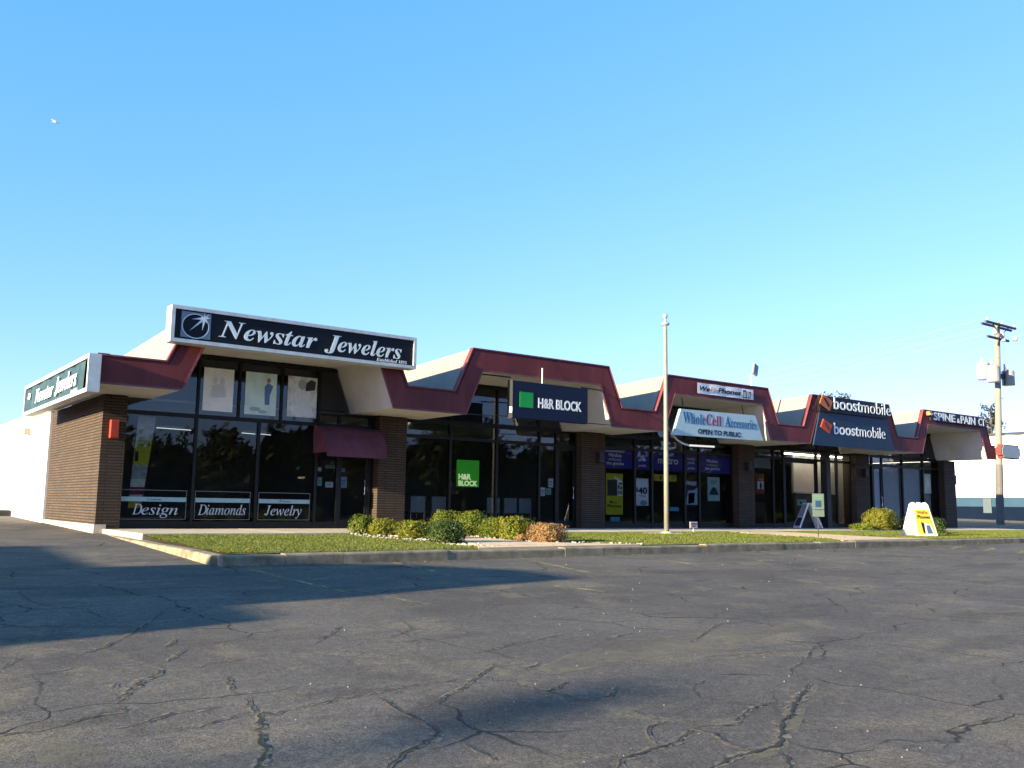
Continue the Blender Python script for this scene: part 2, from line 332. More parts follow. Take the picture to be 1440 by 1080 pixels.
# lawn, kerb, pavement, paths
def zk(x): return -.105+.0035*(cl(x, 0, 30)-4)
def zL(x, y):
    t = cl((y+8.9)/5.5, 0, 1); return zk(x)*(1-t) + -.035*t + .014*math.sin(x*1.9+y)*math.sin(y*1.3+1)*min(1, 4*t*(1-t))
LX0 = lambda y: 4.62+(y+9.1)/7.9*.5
mb = MB(); gx = [i*.4 for i in range(0, 111)]; gy = [-8.92+.345*i for i in range(17)]
for y in gy:
    for x in gx: X = LX0(y)+x; mb.v.append((X, y, zL(X, y)))
for j in range(len(gy)-1):
    for i in range(len(gx)-1): a = j*len(gx)+i; mb.f.append((a, a+1, a+1+len(gx), a+len(gx))); mb.m.append(0)
struct(mb.build('lawn', M('lawn soil and thatch', (.10, .085, .030), .95, .45, 9, dirt=(.055, .075, .018), dirt_amt=.8, dscale=1.2)))
PATH1 = [(8.8,-8.95),(12.5,-8.95),(11.6,-8.2),(11.15,-7.4),(11.15,-3.35),(9.75,-3.35),(9.62,-7.2),(9.35,-8.1)]
PATH2 = [(18.9,-8.95),(22.6,-8.95),(22.0,-8.2),(22.2,-6.5),(23.6,-3.35),(21.6,-3.35),(20.6,-6.2),(19.9,-8.0)]
BEDS = [[(9.05,-7.95),(9.75,-7.9),(9.8,-3.4),(9.1,-3.4)], [(11.05,-8.15),(12.1,-8.1),(12.3,-3.4),(11.1,-3.4)]]
CON = M('weathered concrete', (.44, .37, .285), .9, .14, 3.5, bmp=.25, bscale=90, dirt=(.22, .19, .15), dirt_amt=.5, dscale=1.0)
PTH = M('warm path concrete', (.58, .40, .26), .9, .12, 2.5, bmp=.2, bscale=90, dirt=(.30, .22, .16), dirt_amt=.4, dscale=1.0)
for pl in (PATH1, PATH2):
    mb = MB(); t = [(x, y, zL(x, y)+.022) for x, y in pl]; b_ = [(x, y, zL(x, y)-.1) for x, y in pl]
    mb.poly(t)
    for i in range(len(pl)): j = (i+1) % len(pl); mb.poly([b_[i], b_[j], t[j], t[i]])
    struct(mb.build('path', PTH))
mb = MB(); x = 4.95
while x < 40.3:
    x2 = min(x+1.52, 40.9); mb.box(x+.006, x2-.006, -3.4, -.02, -.16, -.004*rnd.random()); x = x2
struct(mb.build('sidewalk', CON))
def kerb(pts, n):
    mb = MB()
    (x0, y0), (x1, y1) = pts; Ln = math.hypot(x1-x0, y1-y0); ux, uy = (x1-x0)/Ln, (y1-y0)/Ln; nx_, ny_ = uy, -ux     # outward
    cuts = [0]; 
    while cuts[-1] < Ln: cuts.append(min(Ln, cuts[-1]+rnd.choice(n)))
    for a, b in zip(cuts[:-1], cuts[1:]):
        dz = rnd.uniform(-.008, .006); do = rnd.uniform(-.005, .005); sl = rnd.uniform(-.008, .008)
        prof = [(.0, -.35), (.0, -.03), (.008, -.012), (.03, 0), (.19, 0), (.2, -.01), (.2, -.3)]
        rings = []
        for s_ in (a+.004, b-.004):
            i = len(mb.v); rings.append(i)
            for d, z in prof:
                X = x0+ux*s_-nx_*(d+do-.1); Y = y0+uy*s_-ny_*(d+do-.1)
                mb.v.append((X, Y, zk(X)+z+dz+(sl if s_ > a+.1 else -sl)))
        k = len(prof)
        for q in range(k): j = (q+1) % k; mb.f.append((rings[0]+q, rings[0]+j, rings[1]+j, rings[1]+q)); mb.m.append(0)
        mb.f.append(tuple(rings[0]+q for q in range(k))); mb.f.append(tuple(rings[1]+q for q in reversed(range(k)))); mb.m += [0, 0]
    return mb
KM = M('old kerb concrete', (.21, .172, .115), .92, .3, 5, bmp=.5, bscale=45, dirt=(.07, .06, .045), dirt_amt=.85, dscale=3.0)
struct(kerb([(4.44,-9.12), (46,-9.0)], [.9, 1.3, 1.8, 2.4]).build('kerb', KM))
struct(kerb([(4.97,-1.15), (4.46,-8.98)], [2.6, 3.1, 2.1]).build('kerb', KM))

# grass: far too many blades to count
def bezone(x, y): return any(inside(p, x, y) for p in (PATH1, PATH2)) or any(inside(p, x, y) for p in BEDS)
gv = []; gf = []; n = 0
while n < 150000:
    u = rnd.random(); y = -8.85+5.4*rnd.random()
    x = LX0(y)+40*(u**1.9)
    if bezone(x, y) or math.hypot(x-18.25, y+4.0) < .42: continue
    bare = math.sin(x*2.3+1.3*y)*math.sin(y*1.7-x*.6)+rnd.uniform(-.6, .6)
    if bare > .80: continue
    d = math.hypot(x, y+21.7); s_ = d/14
    h = rnd.uniform(.018, .042)*(.85+.15*s_); wd = .0045*s_+.0015; a = rnd.uniform(0, 6.28); z = zL(x, y)-.004
    lx, ly = rnd.gauss(0, .5)*h, rnd.gauss(0, .5)*h
    i = len(gv); gv += [(x-wd*math.cos(a), y-wd*math.sin(a), z), (x+wd*math.cos(a), y+wd*math.sin(a), z), (x+lx, y+ly, z+h)]
    gf.append((i, i+1, i+2)); n += 1
mb = MB(); mb.v = gv; mb.f = gf; mb.m = [0]*len(gf)
struct(mb.build('grass', leaf_mat('grass blades', ((.062, .105, .010), (.145, .142, .028), (.095, .112, .014)), .2)), 'stuff')
# white stones along the planting beds
mb = MB()
def stone(x, y, r):
    bm = bmesh.new(); bmesh.ops.create_icosphere(bm, subdivisions=1, radius=r)
    sx, sy, sz = rnd.uniform(.7, 1.4), rnd.uniform(.7, 1.3), rnd.uniform(.5, .9); a = rnd.uniform(0, 6)
    for v_ in bm.verts: v_.co = Vector((v_.co.x*sx, v_.co.y*sy, v_.co.z*sz))*rnd.uniform(.8, 1.15)
    bm.transform(Matrix.Rotation(a, 4, 'Z'))
    mb.addbm(bm, 0, Matrix.Translation((x, y, zL(x, y)+.012+r*.3)))
for bed, n in ((BEDS[0], 110), (BEDS[1], 150)):
    k = 0
    while k < n:
        x = rnd.uniform(8.9, 12.5); y = rnd.uniform(-8.3, -3.4)
        if inside(bed, x, y): stone(x, y, rnd.uniform(.014, .034)); k += 1
for (a, b), n in ((((8.95,-7.7),(9.35,-8.75)), 45), (((9.08,-7.8),(9.0,-4.0)), 80), (((12.0,-8.2),(12.6,-8.8)), 25)):
    for k in range(n): t = rnd.random(); stone(a[0]+(b[0]-a[0])*t+rnd.gauss(0, .05), a[1]+(b[1]-a[1])*t+rnd.gauss(0, .06), rnd.uniform(.012, .030))
struct(mb.build('white_stones', M('white landscape stone', (.34, .30, .24), .8, .35, 14)), 'stuff')
# loose grit on the asphalt
mb = MB()
for k in range(110):
    t = rnd.random()**1.6; y = -19.6+9.5*t; x = rnd.uniform(.6+(y+19.6)*.02, 4.6+1.2*(y+19.6))
    if y > -9.3: continue
    bm = bmesh.new(); bmesh.ops.create_icosphere(bm, subdivisions=1, radius=rnd.uniform(.0015, .005)*(1+t))
    mb.addbm(bm, 0, Matrix.Translation((x, y, zA(x, y)+.002)))
struct(mb.build('loose_grit', M('pale grit', (.20, .19, .165), .9, .4, 20)), 'stuff')

# fallen leaves and crumbs along the kerb and on the lawn
mb = MB()
for i in range(900):
    k = i % 3
    if k == 0: x = 4.5+34*rnd.random()**1.6; y = -9.22-abs(rnd.gauss(0, .10)); z = zA(x, y)+.006
    elif k == 1: x = 4.9+34*rnd.random()**1.6; y = -8.85+abs(rnd.gauss(0, .5)); z = zL(x, y)+.035
    else: x = 5+36*rnd.random()**1.4; y = -8.8+5.3*rnd.random(); z = zL(x, y)+.035
    if k and bezone(x, y): z = zL(x, y)+.03
    s_ = rnd.uniform(.012, .03); a = rnd.uniform(0, 6.28); c_, d_ = math.cos(a)*s_, math.sin(a)*s_; t_ = rnd.uniform(-.012, .012)
    mb.poly([(x-c_, y-d_, z+t_), (x+d_*.6, y-c_*.6, z+.004), (x+c_, y+d_, z-t_+.006), (x-d_*.6, y+c_*.6, z+.008)])
struct(mb.build('leaf_litter', leaf_mat('fallen leaves', ((.19, .10, .035), (.10, .06, .03), (.24, .16, .06)), .1)), 'stuff')

# ------------------------------------------------------------------ the store building
PER = 7.0849; GY = 0.0; FY = -2.24
MAR = M('maroon painted metal', (.132, .027, .027), .6, .16, 1.2, spec=.2, bmp=.12, bscale=35, dirt=(.075, .014, .016), dirt_amt=.6, dscale=2.5)
_nt = MAR.node_tree; _b = _nt.nodes['Principled BSDF']; _src = _b.inputs['Base Color'].links[0].from_socket
L(_nt, mixc(_nt, ramp(_nt, noise(_nt, 2.2, 5, .65, mapping(_nt, (1, 1, .28))), .48, .75, 0, .55), _src, (.24, .055, .055)), _b.inputs['Base Color'])
MART = M('maroon trim', (.16, .034, .034), .5, .15, 3, dirt=(.32, .18, .14), dirt_amt=.35, dscale=9)
CREAM = M('cream stucco', (.225, .208, .178), .9, .06, 2.0, bmp=.3, bscale=120, dirt=(.16, .145, .115), dirt_amt=.35, dscale=.9)
SOF = M('soffit plaster', (.52, .50, .45), .9, .08, 1.0, bmp=.2, bscale=90, dirt=(.30, .29, .25), dirt_amt=.4, dscale=1.1)
BRK = brick_mat('long brown brick', (.074, .042, .021), (.054, .030, .015), (.007, .005, .0035))
BRZ = M('dark bronze frame', (.010, .009, .008), .5, .1, 3, spec=.25)
DARK = M('near black panel', (.012, .012, .014), .6, .1, 3)
WHT = M('white painted masonry', (.74, .72, .68), .85, .05, 1.2, bmp=.25, bscale=60, dirt=(.55, .52, .46), dirt_amt=.3, dscale=.7)
GL = glass_mat('tinted shop glass', (.72, .74, .74), 1.05)
GLU = glass_mat('dark upper glass', (.84, .88, .90), 1.4)
ALU = M('brushed aluminium', (.55, .57, .58), .4, .06, 6, metal=.7)
CHR = M('polished steel', (.62, .62, .62), .22, .05, 5, metal=1.0)
BL = thing('strip_mall', 'long low brick store building with a zigzag maroon fascia and five raised roof bays', 'building', (4.8, 0, 0))
off = lambda k: PER*(k-1)
OUT = [(4.24, 3.49)]; INN = [(4.24, 2.90)]
for k in range(5):
    OUT += [(12.61+off(k), 3.49), (13.13+off(k), 4.635), (17.83+off(k), 4.635), (18.35+off(k), 3.49)]
    INN += [(12.97+off(k), 2.90), (13.45+off(k), 4.05), (17.50+off(k), 4.05), (17.95+off(k), 2.90)]
OUT.append((39.95, 3.49)); INN.append((39.95, 2.90))
def inset(line, d):                                  # shift a polyline sideways (down is positive)
    o = []
    for i, p in enumerate(line):
        ns = []
        for a, b in ((i-1, i), (i, i+1)):
            if a >= 0 and b < len(line):
                dx, dz = line[b][0]-line[a][0], line[b][1]-line[a][1]; l = math.hypot(dx, dz); ns.append((dz/l, -dx/l))
        mx, mz = sum(n_[0] for n_ in ns)/len(ns), sum(n_[1] for n_ in ns)/len(ns); q = mx*mx+mz*mz
        o.append((p[0]+mx/q*d, p[1]+mz/q*d))
    return o
def band(mb, A, B, y0, y1, m=0):                     # closed band between polylines A (upper) and B (lower)
    for i in range(len(A)-1):
        a, b, c, d = A[i], A[i+1], B[i+1], B[i]
        P = lambda q, y: (q[0], y, q[1])
        mb.poly([P(d,y0), P(c,y0), P(b,y0), P(a,y0)], m); mb.poly([P(a,y1), P(b,y1), P(c,y1), P(d,y1)], m)
        mb.poly([P(a,y0), P(b,y0), P(b,y1), P(a,y1)], m); mb.poly([P(c,y0), P(d,y0), P(d,y1), P(c,y1)], m)
    for q, s_ in ((0, 1), (-1, -1)):
        f = [(A[q][0], y0, A[q][1]), (A[q][0], y1, A[q][1]), (B[q][0], y1, B[q][1]), (B[q][0], y0, B[q][1])]
        mb.poly(f if s_ > 0 else f[::-1], m)
mb = MB(); band(mb, inset(OUT, .09), inset(INN, -.004), FY, FY+.03); band(mb, OUT, inset(OUT, .0885), FY+.028, FY+.13)
fas = mb.build('fascia', MAR, BL)
mb = MB(); band(mb, [(x, z+.004) for x, z in OUT], inset(OUT, .03), FY-.012, FY+.026)
band(mb, inset(INN, -.035), inset(INN, .006), FY-.008, FY-.001); mb.build('trim', MART, fas)
# side return of the fascia
mb = MB(); mb.box(4.24, 4.27, FY+.132, 4.62, 2.9, 3.49); mb.build('fascia', MAR, BL)
mb = MB(); mb.box(4.225, 4.45, FY+.14, 4.62, 3.492, 3.53); mb.build('roof_edge', MART, BL)
# raised roofs fall gently to the back; flat decks between them
SL = .045
for k in range(5):
    o_ = off(k); y0, y1 = FY+.131, 9.0
    def sec(y): d = SL*(y-FY); return [(12.63+o_, y, 3.47), (13.15+o_, y, 4.62-d), (17.81+o_, y, 4.62-d), (18.33+o_, y, 3.47)]
    a, b = sec(y0), sec(y1); mb = MB()
    for q in range(3): mb.poly([a[q], a[q+1], b[q+1], b[q]])
    mb.poly(b); mb.build('raised_roof', CREAM, BL)
DECK = M('grey roof membrane', (.30, .30, .30), .9, .2, 2)
mb = MB()
for k in range(6): mb.box(4.32 if k == 0 else 18.0+off(k-1), 40.2 if k == 5 else 12.92+off(k), FY+.14, 9.0 if k else 4.6, 3.36, 3.42)
mb.build('roof_deck', DECK, BL)
for k in range(5): MB().prism([(12.9+off(k), 2.965), (18.0+off(k), 2.965), (17.52+off(k), 4.08), (13.43+off(k), 4.08)], .40, .46).build('bulkhead', DARK, BL)
mb = MB(); SI = inset(INN, -.012)
for i in range(len(SI)-1):
    a, b = SI[i], SI[i+1]; mb.poly([(a[0], FY+.031, a[1]), (a[0], .35, a[1]), (b[0], .35, b[1]), (b[0], FY+.031, b[1])])
mb.build('soffit', SOF, BL)
mb = MB(); mb.poly([(4.28, .35, 2.905), (4.28, 4.62, 2.905), (4.79, 4.62, 2.905), (4.79, .35, 2.905)]); mb.build('soffit', SOF, BL)
# walls
mb = MB(); mb.box(4.80, 5.06, .31, 5.2, .10, 2.904); mb.build('brick_wall', BRK, BL)
mb = MB(); mb.box(4.77, 5.02, -.33, 5.2, -.4, .095); mb.build('foundation', CON, BL)
mb = MB(); mb.box(4.74, 5.0, 5.2, 28, -.4, 2.92); mb.box(4.74, 40.2, 27.6, 28, -.4, 2.9); mb.box(40.0, 40.2, .4, 27.5, -.4, 2.9); mb.build('white_wall', WHT, BL)
mb = MB(); mb.box(4.66, 5.1, 5.15, 28.05, 2.925, 3.02); mb.build('coping', WHT, BL)
mb = MB(); mb.box(5.1, 40.1, 9.05, 27.9, 2.90, 2.99); mb.build('roof_deck', DECK, BL)
d = MB().box(4.715, 4.738, 10.4, 11.5, .15, 2.02).build('side_door', M('cream steel door', (.60, .57, .50), .6, .05), BL)
MB().box(4.69, 4.714, 10.5, 10.56, 1.0, 1.12).build('handle', CHR, d)
for a, b in ((4.80, 5.30), (11.56, 12.38), (18.50, 19.44), (25.70, 26.55), (32.72, 33.62), (39.28, 40.20)):
    MB().box(a, b, -.30, .30, -.05, 2.895).build('brick_pillar', BRK, BL)
# shop interiors
FLR = M('dark carpet', (.05, .048, .045), .95, .2, 8); WL = M('beige inside wall', (.30, .275, .23), .9, .08, 2); CEI = M('ceiling tile', (.42, .41, .38), .9, .05, 4)
mb = MB(); mb.box(5.07, 39.9, .06, 9.0, -.2, -.008); mb.build('shop_floor', FLR, BL)
mb = MB(); mb.box(5.07, 39.9, .36, 9.0, 2.91, 2.96); mb.build('ceiling', CEI, BL)
mb = MB(); mb.box(5.07, 39.9, 8.6, 8.8, 0, 2.9)
mb.build('back_wall', WL, BL)
for x in (11.9, 18.95, 26.1, 33.2): MB().box(x, x+.12, .32, 8.59, 0, 2.9).build('partition', WL, BL)

def storefront(k, x0, x1, mull, tz, upmull, doors=(), kick=.16, mat=GL):
    """frame, panes and doors of one bay; tz = height of the transom bar"""
    fr = MB(); hw = .035
    allx = sorted(set([x0, x1]+mull))
    for x in allx:
        a = max(x0, x-hw); b = min(x1, x+hw); fr.box(a, b, -.045, .055, -.03, tz-.001 if (k == 0 and x < 10.2 and x > x0) else 2.888)
    spans = list(zip(allx[:-1], allx[1:]))
    for a, b in spans:
        tall = k == 0 and b < 10.2
        if tall: fr.box(a+(hw if a == x0 else 0), b, -.046, .056, tz, tz+.09)
        else:
            fr.box(a+hw+.001, b-hw-.001, -.035, .045, tz, tz+.09); fr.box(a+hw+.001, b-hw-.001, -.035, .045, 2.83, 2.886)
        if not any(abs(a-d_) < .02 for d_ in doors):
            fr.box(a+hw+.001, b-hw-.001, -.034, .044, -.03, kick)
    if k == 0:
        for x in upmull: fr.box(x-.03, x+.03, -.04, .05, tz+.091, 2.891)
    wn = fr.build('shop_window', BRZ, BL)
    for a, b in spans:
        if not any(abs(a-d_) < .02 for d_ in doors):
            MB().poly([(a+hw, .0, kick), (b-hw, .0, kick), (b-hw, .0, tz), (a+hw, .0, tz)]).build('pane', mat, wn)
        if not (k == 0 and b < 10.2): MB().poly([(a+hw, .0, tz+.09), (b-hw, .0, tz+.09), (b-hw, .0, 2.83), (a+hw, .0, 2.83)]).build('pane', GLU, wn)
    if k == 0:
        us = [x0+hw]+sorted(upmull)
        for a, b in zip(us[:-1], us[1:]): MB().poly([(a, .0, tz+.09), (b, .0, tz+.09), (b, .0, 2.892), (a, .0, 2.892)]).build('pane', GLU, wn)
    # glazing inside the trapezoid above
    o_ = off(k); trap = [(12.97+o_, 2.892), (17.95+o_, 2.892), (17.50+o_, 4.035), (13.45+o_, 4.035)]
    up = MB(); hs = sorted(upmull); ed = [12.9+o_]+hs+[18.0+o_]
    for x in hs:
        p = clip(clip(trap, -1, 0, -(x-.03)), 1, 0, x+.03)
        if len(p) > 2: up.prism([(q[0], q[1]) for q in p], -.04, .05)
    if k: up.prism([(13.03+o_, 2.889), (17.9+o_, 2.889), (17.87+o_, 2.96), (13.06+o_, 2.96)], -.045, .056)
    up.prism([(13.42+o_, 3.95), (17.53+o_, 3.95), (17.50+o_, 4.03), (13.45+o_, 4.03)], -.042, .052)
    uw = up.build('upper_window', BRZ, BL)
    for a, b in zip(ed[:-1], ed[1:]):
        p = clip(clip(clip(trap, -1, 0, -(a+.03)), 1, 0, b-.03), 0, -1, -2.96 if k else -2.8925); p = clip(p, 0, 1, 3.95)
        if len(p) > 2: MB().poly([(q[0], .0, q[1]) for q in p]).build('pane', GLU, uw)
    for a in doors:
        b = [q for q in allx if q > a+.1][0]; a += hw+.004; b -= hw+.004
        df = MB(); df.box(a, a+.07, -.03, .03, .0, tz-.004); df.box(b-.07, b, -.03, .03, .0, tz-.004)
        df.box(a+.071, b-.071, -.029, .029, 0, .22); df.box(a+.071, b-.071, -.029, .029, tz-.1, tz-.004)
        dr = df.build('door', BRZ, BL)
        MB().poly([(a+.07, 0, .22), (b-.07, 0, .22), (b-.07, 0, tz-.1), (a+.07, 0, tz-.1)]).build('pane', mat, dr)
        MB().tube([(b-.11, -.03, .85), (b-.11, -.09, .87), (b-.11, -.09, 1.23), (b-.11, -.03, 1.25)], .014).build('handle', CHR, dr)
    return wn
W0 = storefront(0, 5.302, 11.555, [6.92, 8.43, 9.95, 10.55, 11.45], 2.54, [6.92, 7.90, 8.97, 9.98], [10.55])
W1 = storefront(1, 12.385, 18.495, [13.94, 15.52, 17.08, 17.72], 2.42, [13.94, 15.52, 17.08], [17.72])
W2 = storefront(2, 19.445, 25.695, [20.98, 21.75, 23.30, 24.0], 2.46, [20.98, 21.75, 23.30, 24.0], [])
W3 = storefront(3, 26.555, 32.715, [27.95, 28.55, 30.55, 30.95, 31.85], 2.50, [27.95, 28.55, 30.6], [28.55])
GLC = glass_mat('clear shop glass', (.95, .96, .96), .8)
W4 = storefront(4, 33.625, 39.275, [34.25, 34.95, 36.45, 38.05], 2.48, [34.95, 36.45, 38.05], [34.25], mat=GLC)
# black end panels beside the upper glass
for k in (0, 1, 2, 3, 4):
    o_ = off(k)
    mb = MB(); mb.prism([(17.02+o_, 2.975), (17.86+o_, 2.975), (17.46+o_, 3.94), (17.02+o_, 3.94)], -.02, -.006)
    mb.build('spandrel_panel', DARK, BL)
# awning over the corner door: a quarter-barrel of maroon cloth on a bent frame
AW = M('maroon awning cloth', (.105, .036, .048), .8, .12, 2.5, spec=.2, bmp=.15, bscale=200, dirt=(.20, .062, .105), dirt_amt=.5, dscale=1.6)
mb = MB(); ax0, ax1, az0, dep, rise = 9.84, 11.50, 1.86, .80, .70
arc = [(-.06-dep*math.sin(t), az0+rise*math.cos(t)) for t in [math.pi/2*i/10 for i in range(11)]]
for (ya, za), (yb, zb) in zip(arc[:-1], arc[1:]): mb.poly([(ax0, ya, za), (ax0, yb, zb), (ax1, yb, zb), (ax1, ya, za)])
mb.poly([(ax0, arc[-1][0], az0), (ax0, arc[-1][0], az0-.10), (ax1, arc[-1][0], az0-.10), (ax1, arc[-1][0], az0)])
aw = mb.build('awning', AW, BL, smooth=False)
for x in (ax0, ax1):
    mb = MB(); mb.poly([(x, -.06, az0)]+[(x, y, z) for y, z in arc]); mb.build('awning_end', AW, aw)
mb = MB(); mb.tube([(ax0+.02, -.07, az0+.02), (ax0+.02, arc[-1][0]+.02, az0+.01), (ax1-.02, arc[-1][0]+.02, az0+.01), (ax1-.02, -.07, az0+.02)], .012, 6)
mb.build('awning_frame', ALU, aw)
# ------------------------------------------------------------------ signs on the building
def col(name, c, rough=.5, var=.06, **kw): return M(name, c, rough, var, 5, **{'spec': .2, **kw})
BLK = col('black sign face', (.006, .006, .010), .5); SILV = col('silver lettering', (.62, .68, .70), .5)
FRM = M('chalky white sign frame', (.50, .52, .53), .55, .12, 4, dirt=(.25, .24, .23), dirt_amt=.5, dscale=6)
EMB = col('grey emblem square', (.20, .23, .26), .5)
WHL = col('white lettering', (.80, .80, .78), .5); INK = col('black ink', (.012, .012, .012), .5)
NAVY = col('navy sign face', (.006, .010, .030), .5); GREEN = col('green square', (.015, .30, .055), .5)
def frame(mb, x0, x1, y0, y1, z0, z1, w_, m):        # four butted bars round a face in the xz plane
    mb.box(x0, x1, y0, y1, z1-w_, z1, m); mb.box(x0, x1, y0, y1, z0, z0+w_, m)
    mb.box(x0, x0+w_, y0, y1, z0+w_, z1-w_, m); mb.box(x1-w_, x1, y0, y1, z0+w_, z1-w_, m)
# big black sign
sg = thing('shop_sign', 'long black sign in a white frame with star emblem and silver serif lettering', 'sign', (8.3, -2.45, 3.84))
mb = MB(); frame(mb, 5.45, 11.23, -2.64, -2.29, 3.84, 4.60, .075, 0); mb.build('frame', FRM, sg)
MB().box(5.526, 11.154, -2.60, -2.33, 3.916, 4.524).build('sign_face', BLK, sg)
YF = -2.603
mb = MB(); mb.poly([(5.66, YF, 3.96), (6.27, YF, 3.96), (6.27, YF, 4.50), (5.66, YF, 4.50)], 0)
cx, cz, rr_ = 5.955, 4.21, .262
disc = [(cx+rr_*1.08*math.cos(t), cz+rr_*math.sin(t)) for t in [2*math.pi*i/40 for i in range(40)]]
mb.poly([(x, YF-.003, z) for x, z in disc], 1)
for i in range(40):
    a, b = disc[i], disc[(i+1) % 40]; q = lambda p: (cx+(p[0]-cx)*.93, YF-.006, cz+(p[1]-cz)*.93)
    mb.poly([(a[0], YF-.006, a[1]), (b[0], YF-.006, b[1]), q(b), q(a)], 2)
sx_, sz_ = 6.13, 4.395
for k, (ang, ln, wd) in enumerate(((225, .43, .030), (262, .27, .034), (190, .27, .034), (150, .12, .03), (95, .12, .03), (45, .15, .03), (10, .13, .03), (300, .13, .03))):
    t = R(ang); dx, dz = math.cos(t), math.sin(t); y = YF-.009-.001*k
    mb.poly([(sx_-dz*wd, y, sz_+dx*wd), (sx_-dx*.03, y, sz_-dz*.03), (sx_+dz*wd, y, sz_-dx*wd), (sx_+dx*ln, y, sz_+dz*ln)], 2)
mb.build('emblem', [EMB, BLK, SILV], sg)
mb = MB()
text(mb, BI('N'), (6.45, YF, 4.045), FX, UZ, w=.56, h=.365); text(mb, BI('ewstar'), (6.99, YF, 4.035), FX, UZ, w=1.68, h=.325)
text(mb, BI('J'), (8.86, YF, 3.975), FX, UZ, w=.40, h=.43); text(mb, BI('ewelers'), (9.18, YF, 4.035), FX, UZ, w=1.66, h=.37)
text(mb, BI('Established 1893'), (10.18, YF, 3.935), FX, UZ, w=.80, h=.075)
mb.build('lettering', SILV, sg)
MB().box(11.232, 11.29, -2.5, -2.44, 4.42, 4.58).build('junction_box', DARK, sg)
# sign on the side wall
sg = thing('shop_sign', 'weathered blue-grey sign with torn face and white lettering along the side of the building', 'sign', (4.1, 1, 2.7))
x0, x1 = 3.99, 4.222; mb = MB()
for (ya, yb, za, zb) in ((-2.45, 4.6, 3.37, 3.45), (-2.45, 4.6, 2.70, 2.78), (-2.45, -2.37, 2.78, 3.37), (4.52, 4.6, 2.78, 3.37)): mb.box(x0, x1, ya, yb, za, zb)
mb.build('frame', FRM, sg)
MB().box(4.08, 4.20, -2.369, 4.519, 2.782, 3.368).build('back_panel', M('rusty dark red backing', (.05, .015, .015), .8, .3, 5), sg)
TEAL = M('faded blue-grey banner', (.022, .050, .064), .6, .25, .9, spec=.2, dirt=(.065, .098, .112), dirt_amt=.6, dscale=1.2)
mb = MB(); n = 40
for i in range(n):
    ya, yb = 4.5-(6.35)*i/n, 4.5-(6.35)*(i+1)/n; f = lambda y: 4.035+.018*math.sin(y*5)+.010*math.sin(y*13)
    sl = lambda y, z: y+(-.10*(z-2.78)/.58 if y < -1.7 else 0)
    mb.poly([(f(ya), sl(ya, 2.79), 2.79), (f(yb), sl(yb, 2.79), 2.79), (f(yb), sl(yb, 3.36), 3.36), (f(ya), sl(ya, 3.36), 3.36)])
mb.build('sign_face', TEAL, sg)
mb = MB(); ry = (0, -1, 0)
text(mb, BI('Newstar'), (4.003, 3.1, 2.90), ry, UZ, w=2.15, h=.33); text(mb, BI('Jewelers'), (4.003, .75, 2.87), ry, UZ, w=2.15, h=.42)
text(mb, BI('Established'), (4.003, -.95, 2.80), ry, UZ, w=.6, h=.06)
mb.build('lettering', WHL, sg)
MB().poly([(4.003, 4.15, 3.10), (4.003, 3.85, 3.06), (4.003, 3.80, 3.20), (4.003, 4.02, 3.24)]).build('emblem', WHL, sg)
# tax office sign
sg = thing('shop_sign', 'navy box sign with a green square and white capitals hanging in the second roof bay', 'sign', (15.4, -2.5, 2.9))
mb = MB(); mb.bevbox(14.15, 16.70, -2.62, -2.44, 2.88, 3.85, .012); mb.build('sign_box', NAVY, sg)
mb = MB(); mb.box(14.130, 14.147, -2.622, -2.40, 2.87, 3.87); mb.build('side_strip', col('dull grey strip', (.03, .03, .032)), sg)
MB().box(14.36, 14.80, -2.628, -2.621, 3.17, 3.57).build('green_square', GREEN, sg)
mb = MB(); text(mb, 'H&R BLOCK', (14.97, -2.6215, 3.19), FX, UZ, w=1.50, h=.27, fat=.028); mb.build('lettering', WHL, sg)
MB().box(14.09, 14.13, -2.60, -2.55, 3.02, 3.16).build('lamp', glow('sign end glint', (1, .95, .85), 1.2), sg)  # glowing chip put in as the sunlit glint on the sign's end
MB().tube([(15.35, -2.30, 3.84), (15.35, -2.30, 4.32)], .018).build('conduit', FRM, sg)
mb = MB(); mb.tube([(12.98, -2.2, 2.92), (14.3, -2.42, 2.93), (18.0, -2.42, 2.925)], .012, 6); mb.build('support_rod', DARK, sg)
mb = MB(); mb.tube([(13.3, -2.2, 3.98), (14.2, -2.42, 3.95)], .02, 6); mb.build('bracket', BRZ, sg)
mb = MB(); mb.tube([(16.6, -2.42, 3.90), (17.9, -2.15, 3.92)], .02, 6); mb.build('bracket', BRZ, sg)
# phone repair banner on the fascia
sg = thing('banner', 'narrow white banner with dark italic lettering tacked to the maroon fascia of the third bay', 'banner', (22.8, -2.26, 4.2))
mb = MB(); n = 24
for i in range(n):
    xa, xb = 21.46+2.66*i/n, 21.46+2.66*(i+1)/n; f = lambda x: -2.268-.010*abs(math.sin(x*4)); t = lambda x: 4.505-.012*abs(math.sin(x*3.1))
    mb.poly([(xa, f(xa), 4.165), (xb, f(xb), 4.165), (xb, f(xb), t(xb)), (xa, f(xa), t(xa))]); mb.poly([(xb, f(xb)+.004, 4.165), (xa, f(xa)+.004, 4.165), (xa, f(xa)+.004, t(xa)), (xb, f(xb)+.004, t(xb))])
mb.build('banner_cloth', col('white vinyl', (.70, .70, .72), .5), sg)
mb = MB(); yb = -2.282
text(mb, 'We', (21.56, yb, 4.255), FX, UZ, w=.46, h=.15, shear=.25, fat=.02, m=0); text(mb, 'Fix', (22.03, yb, 4.255), FX, UZ, w=.34, h=.15, shear=.25, m=1)
text(mb, 'Phones', (22.40, yb, 4.255), FX, UZ, w=1.10, h=.16, shear=.25, fat=.025, m=0)
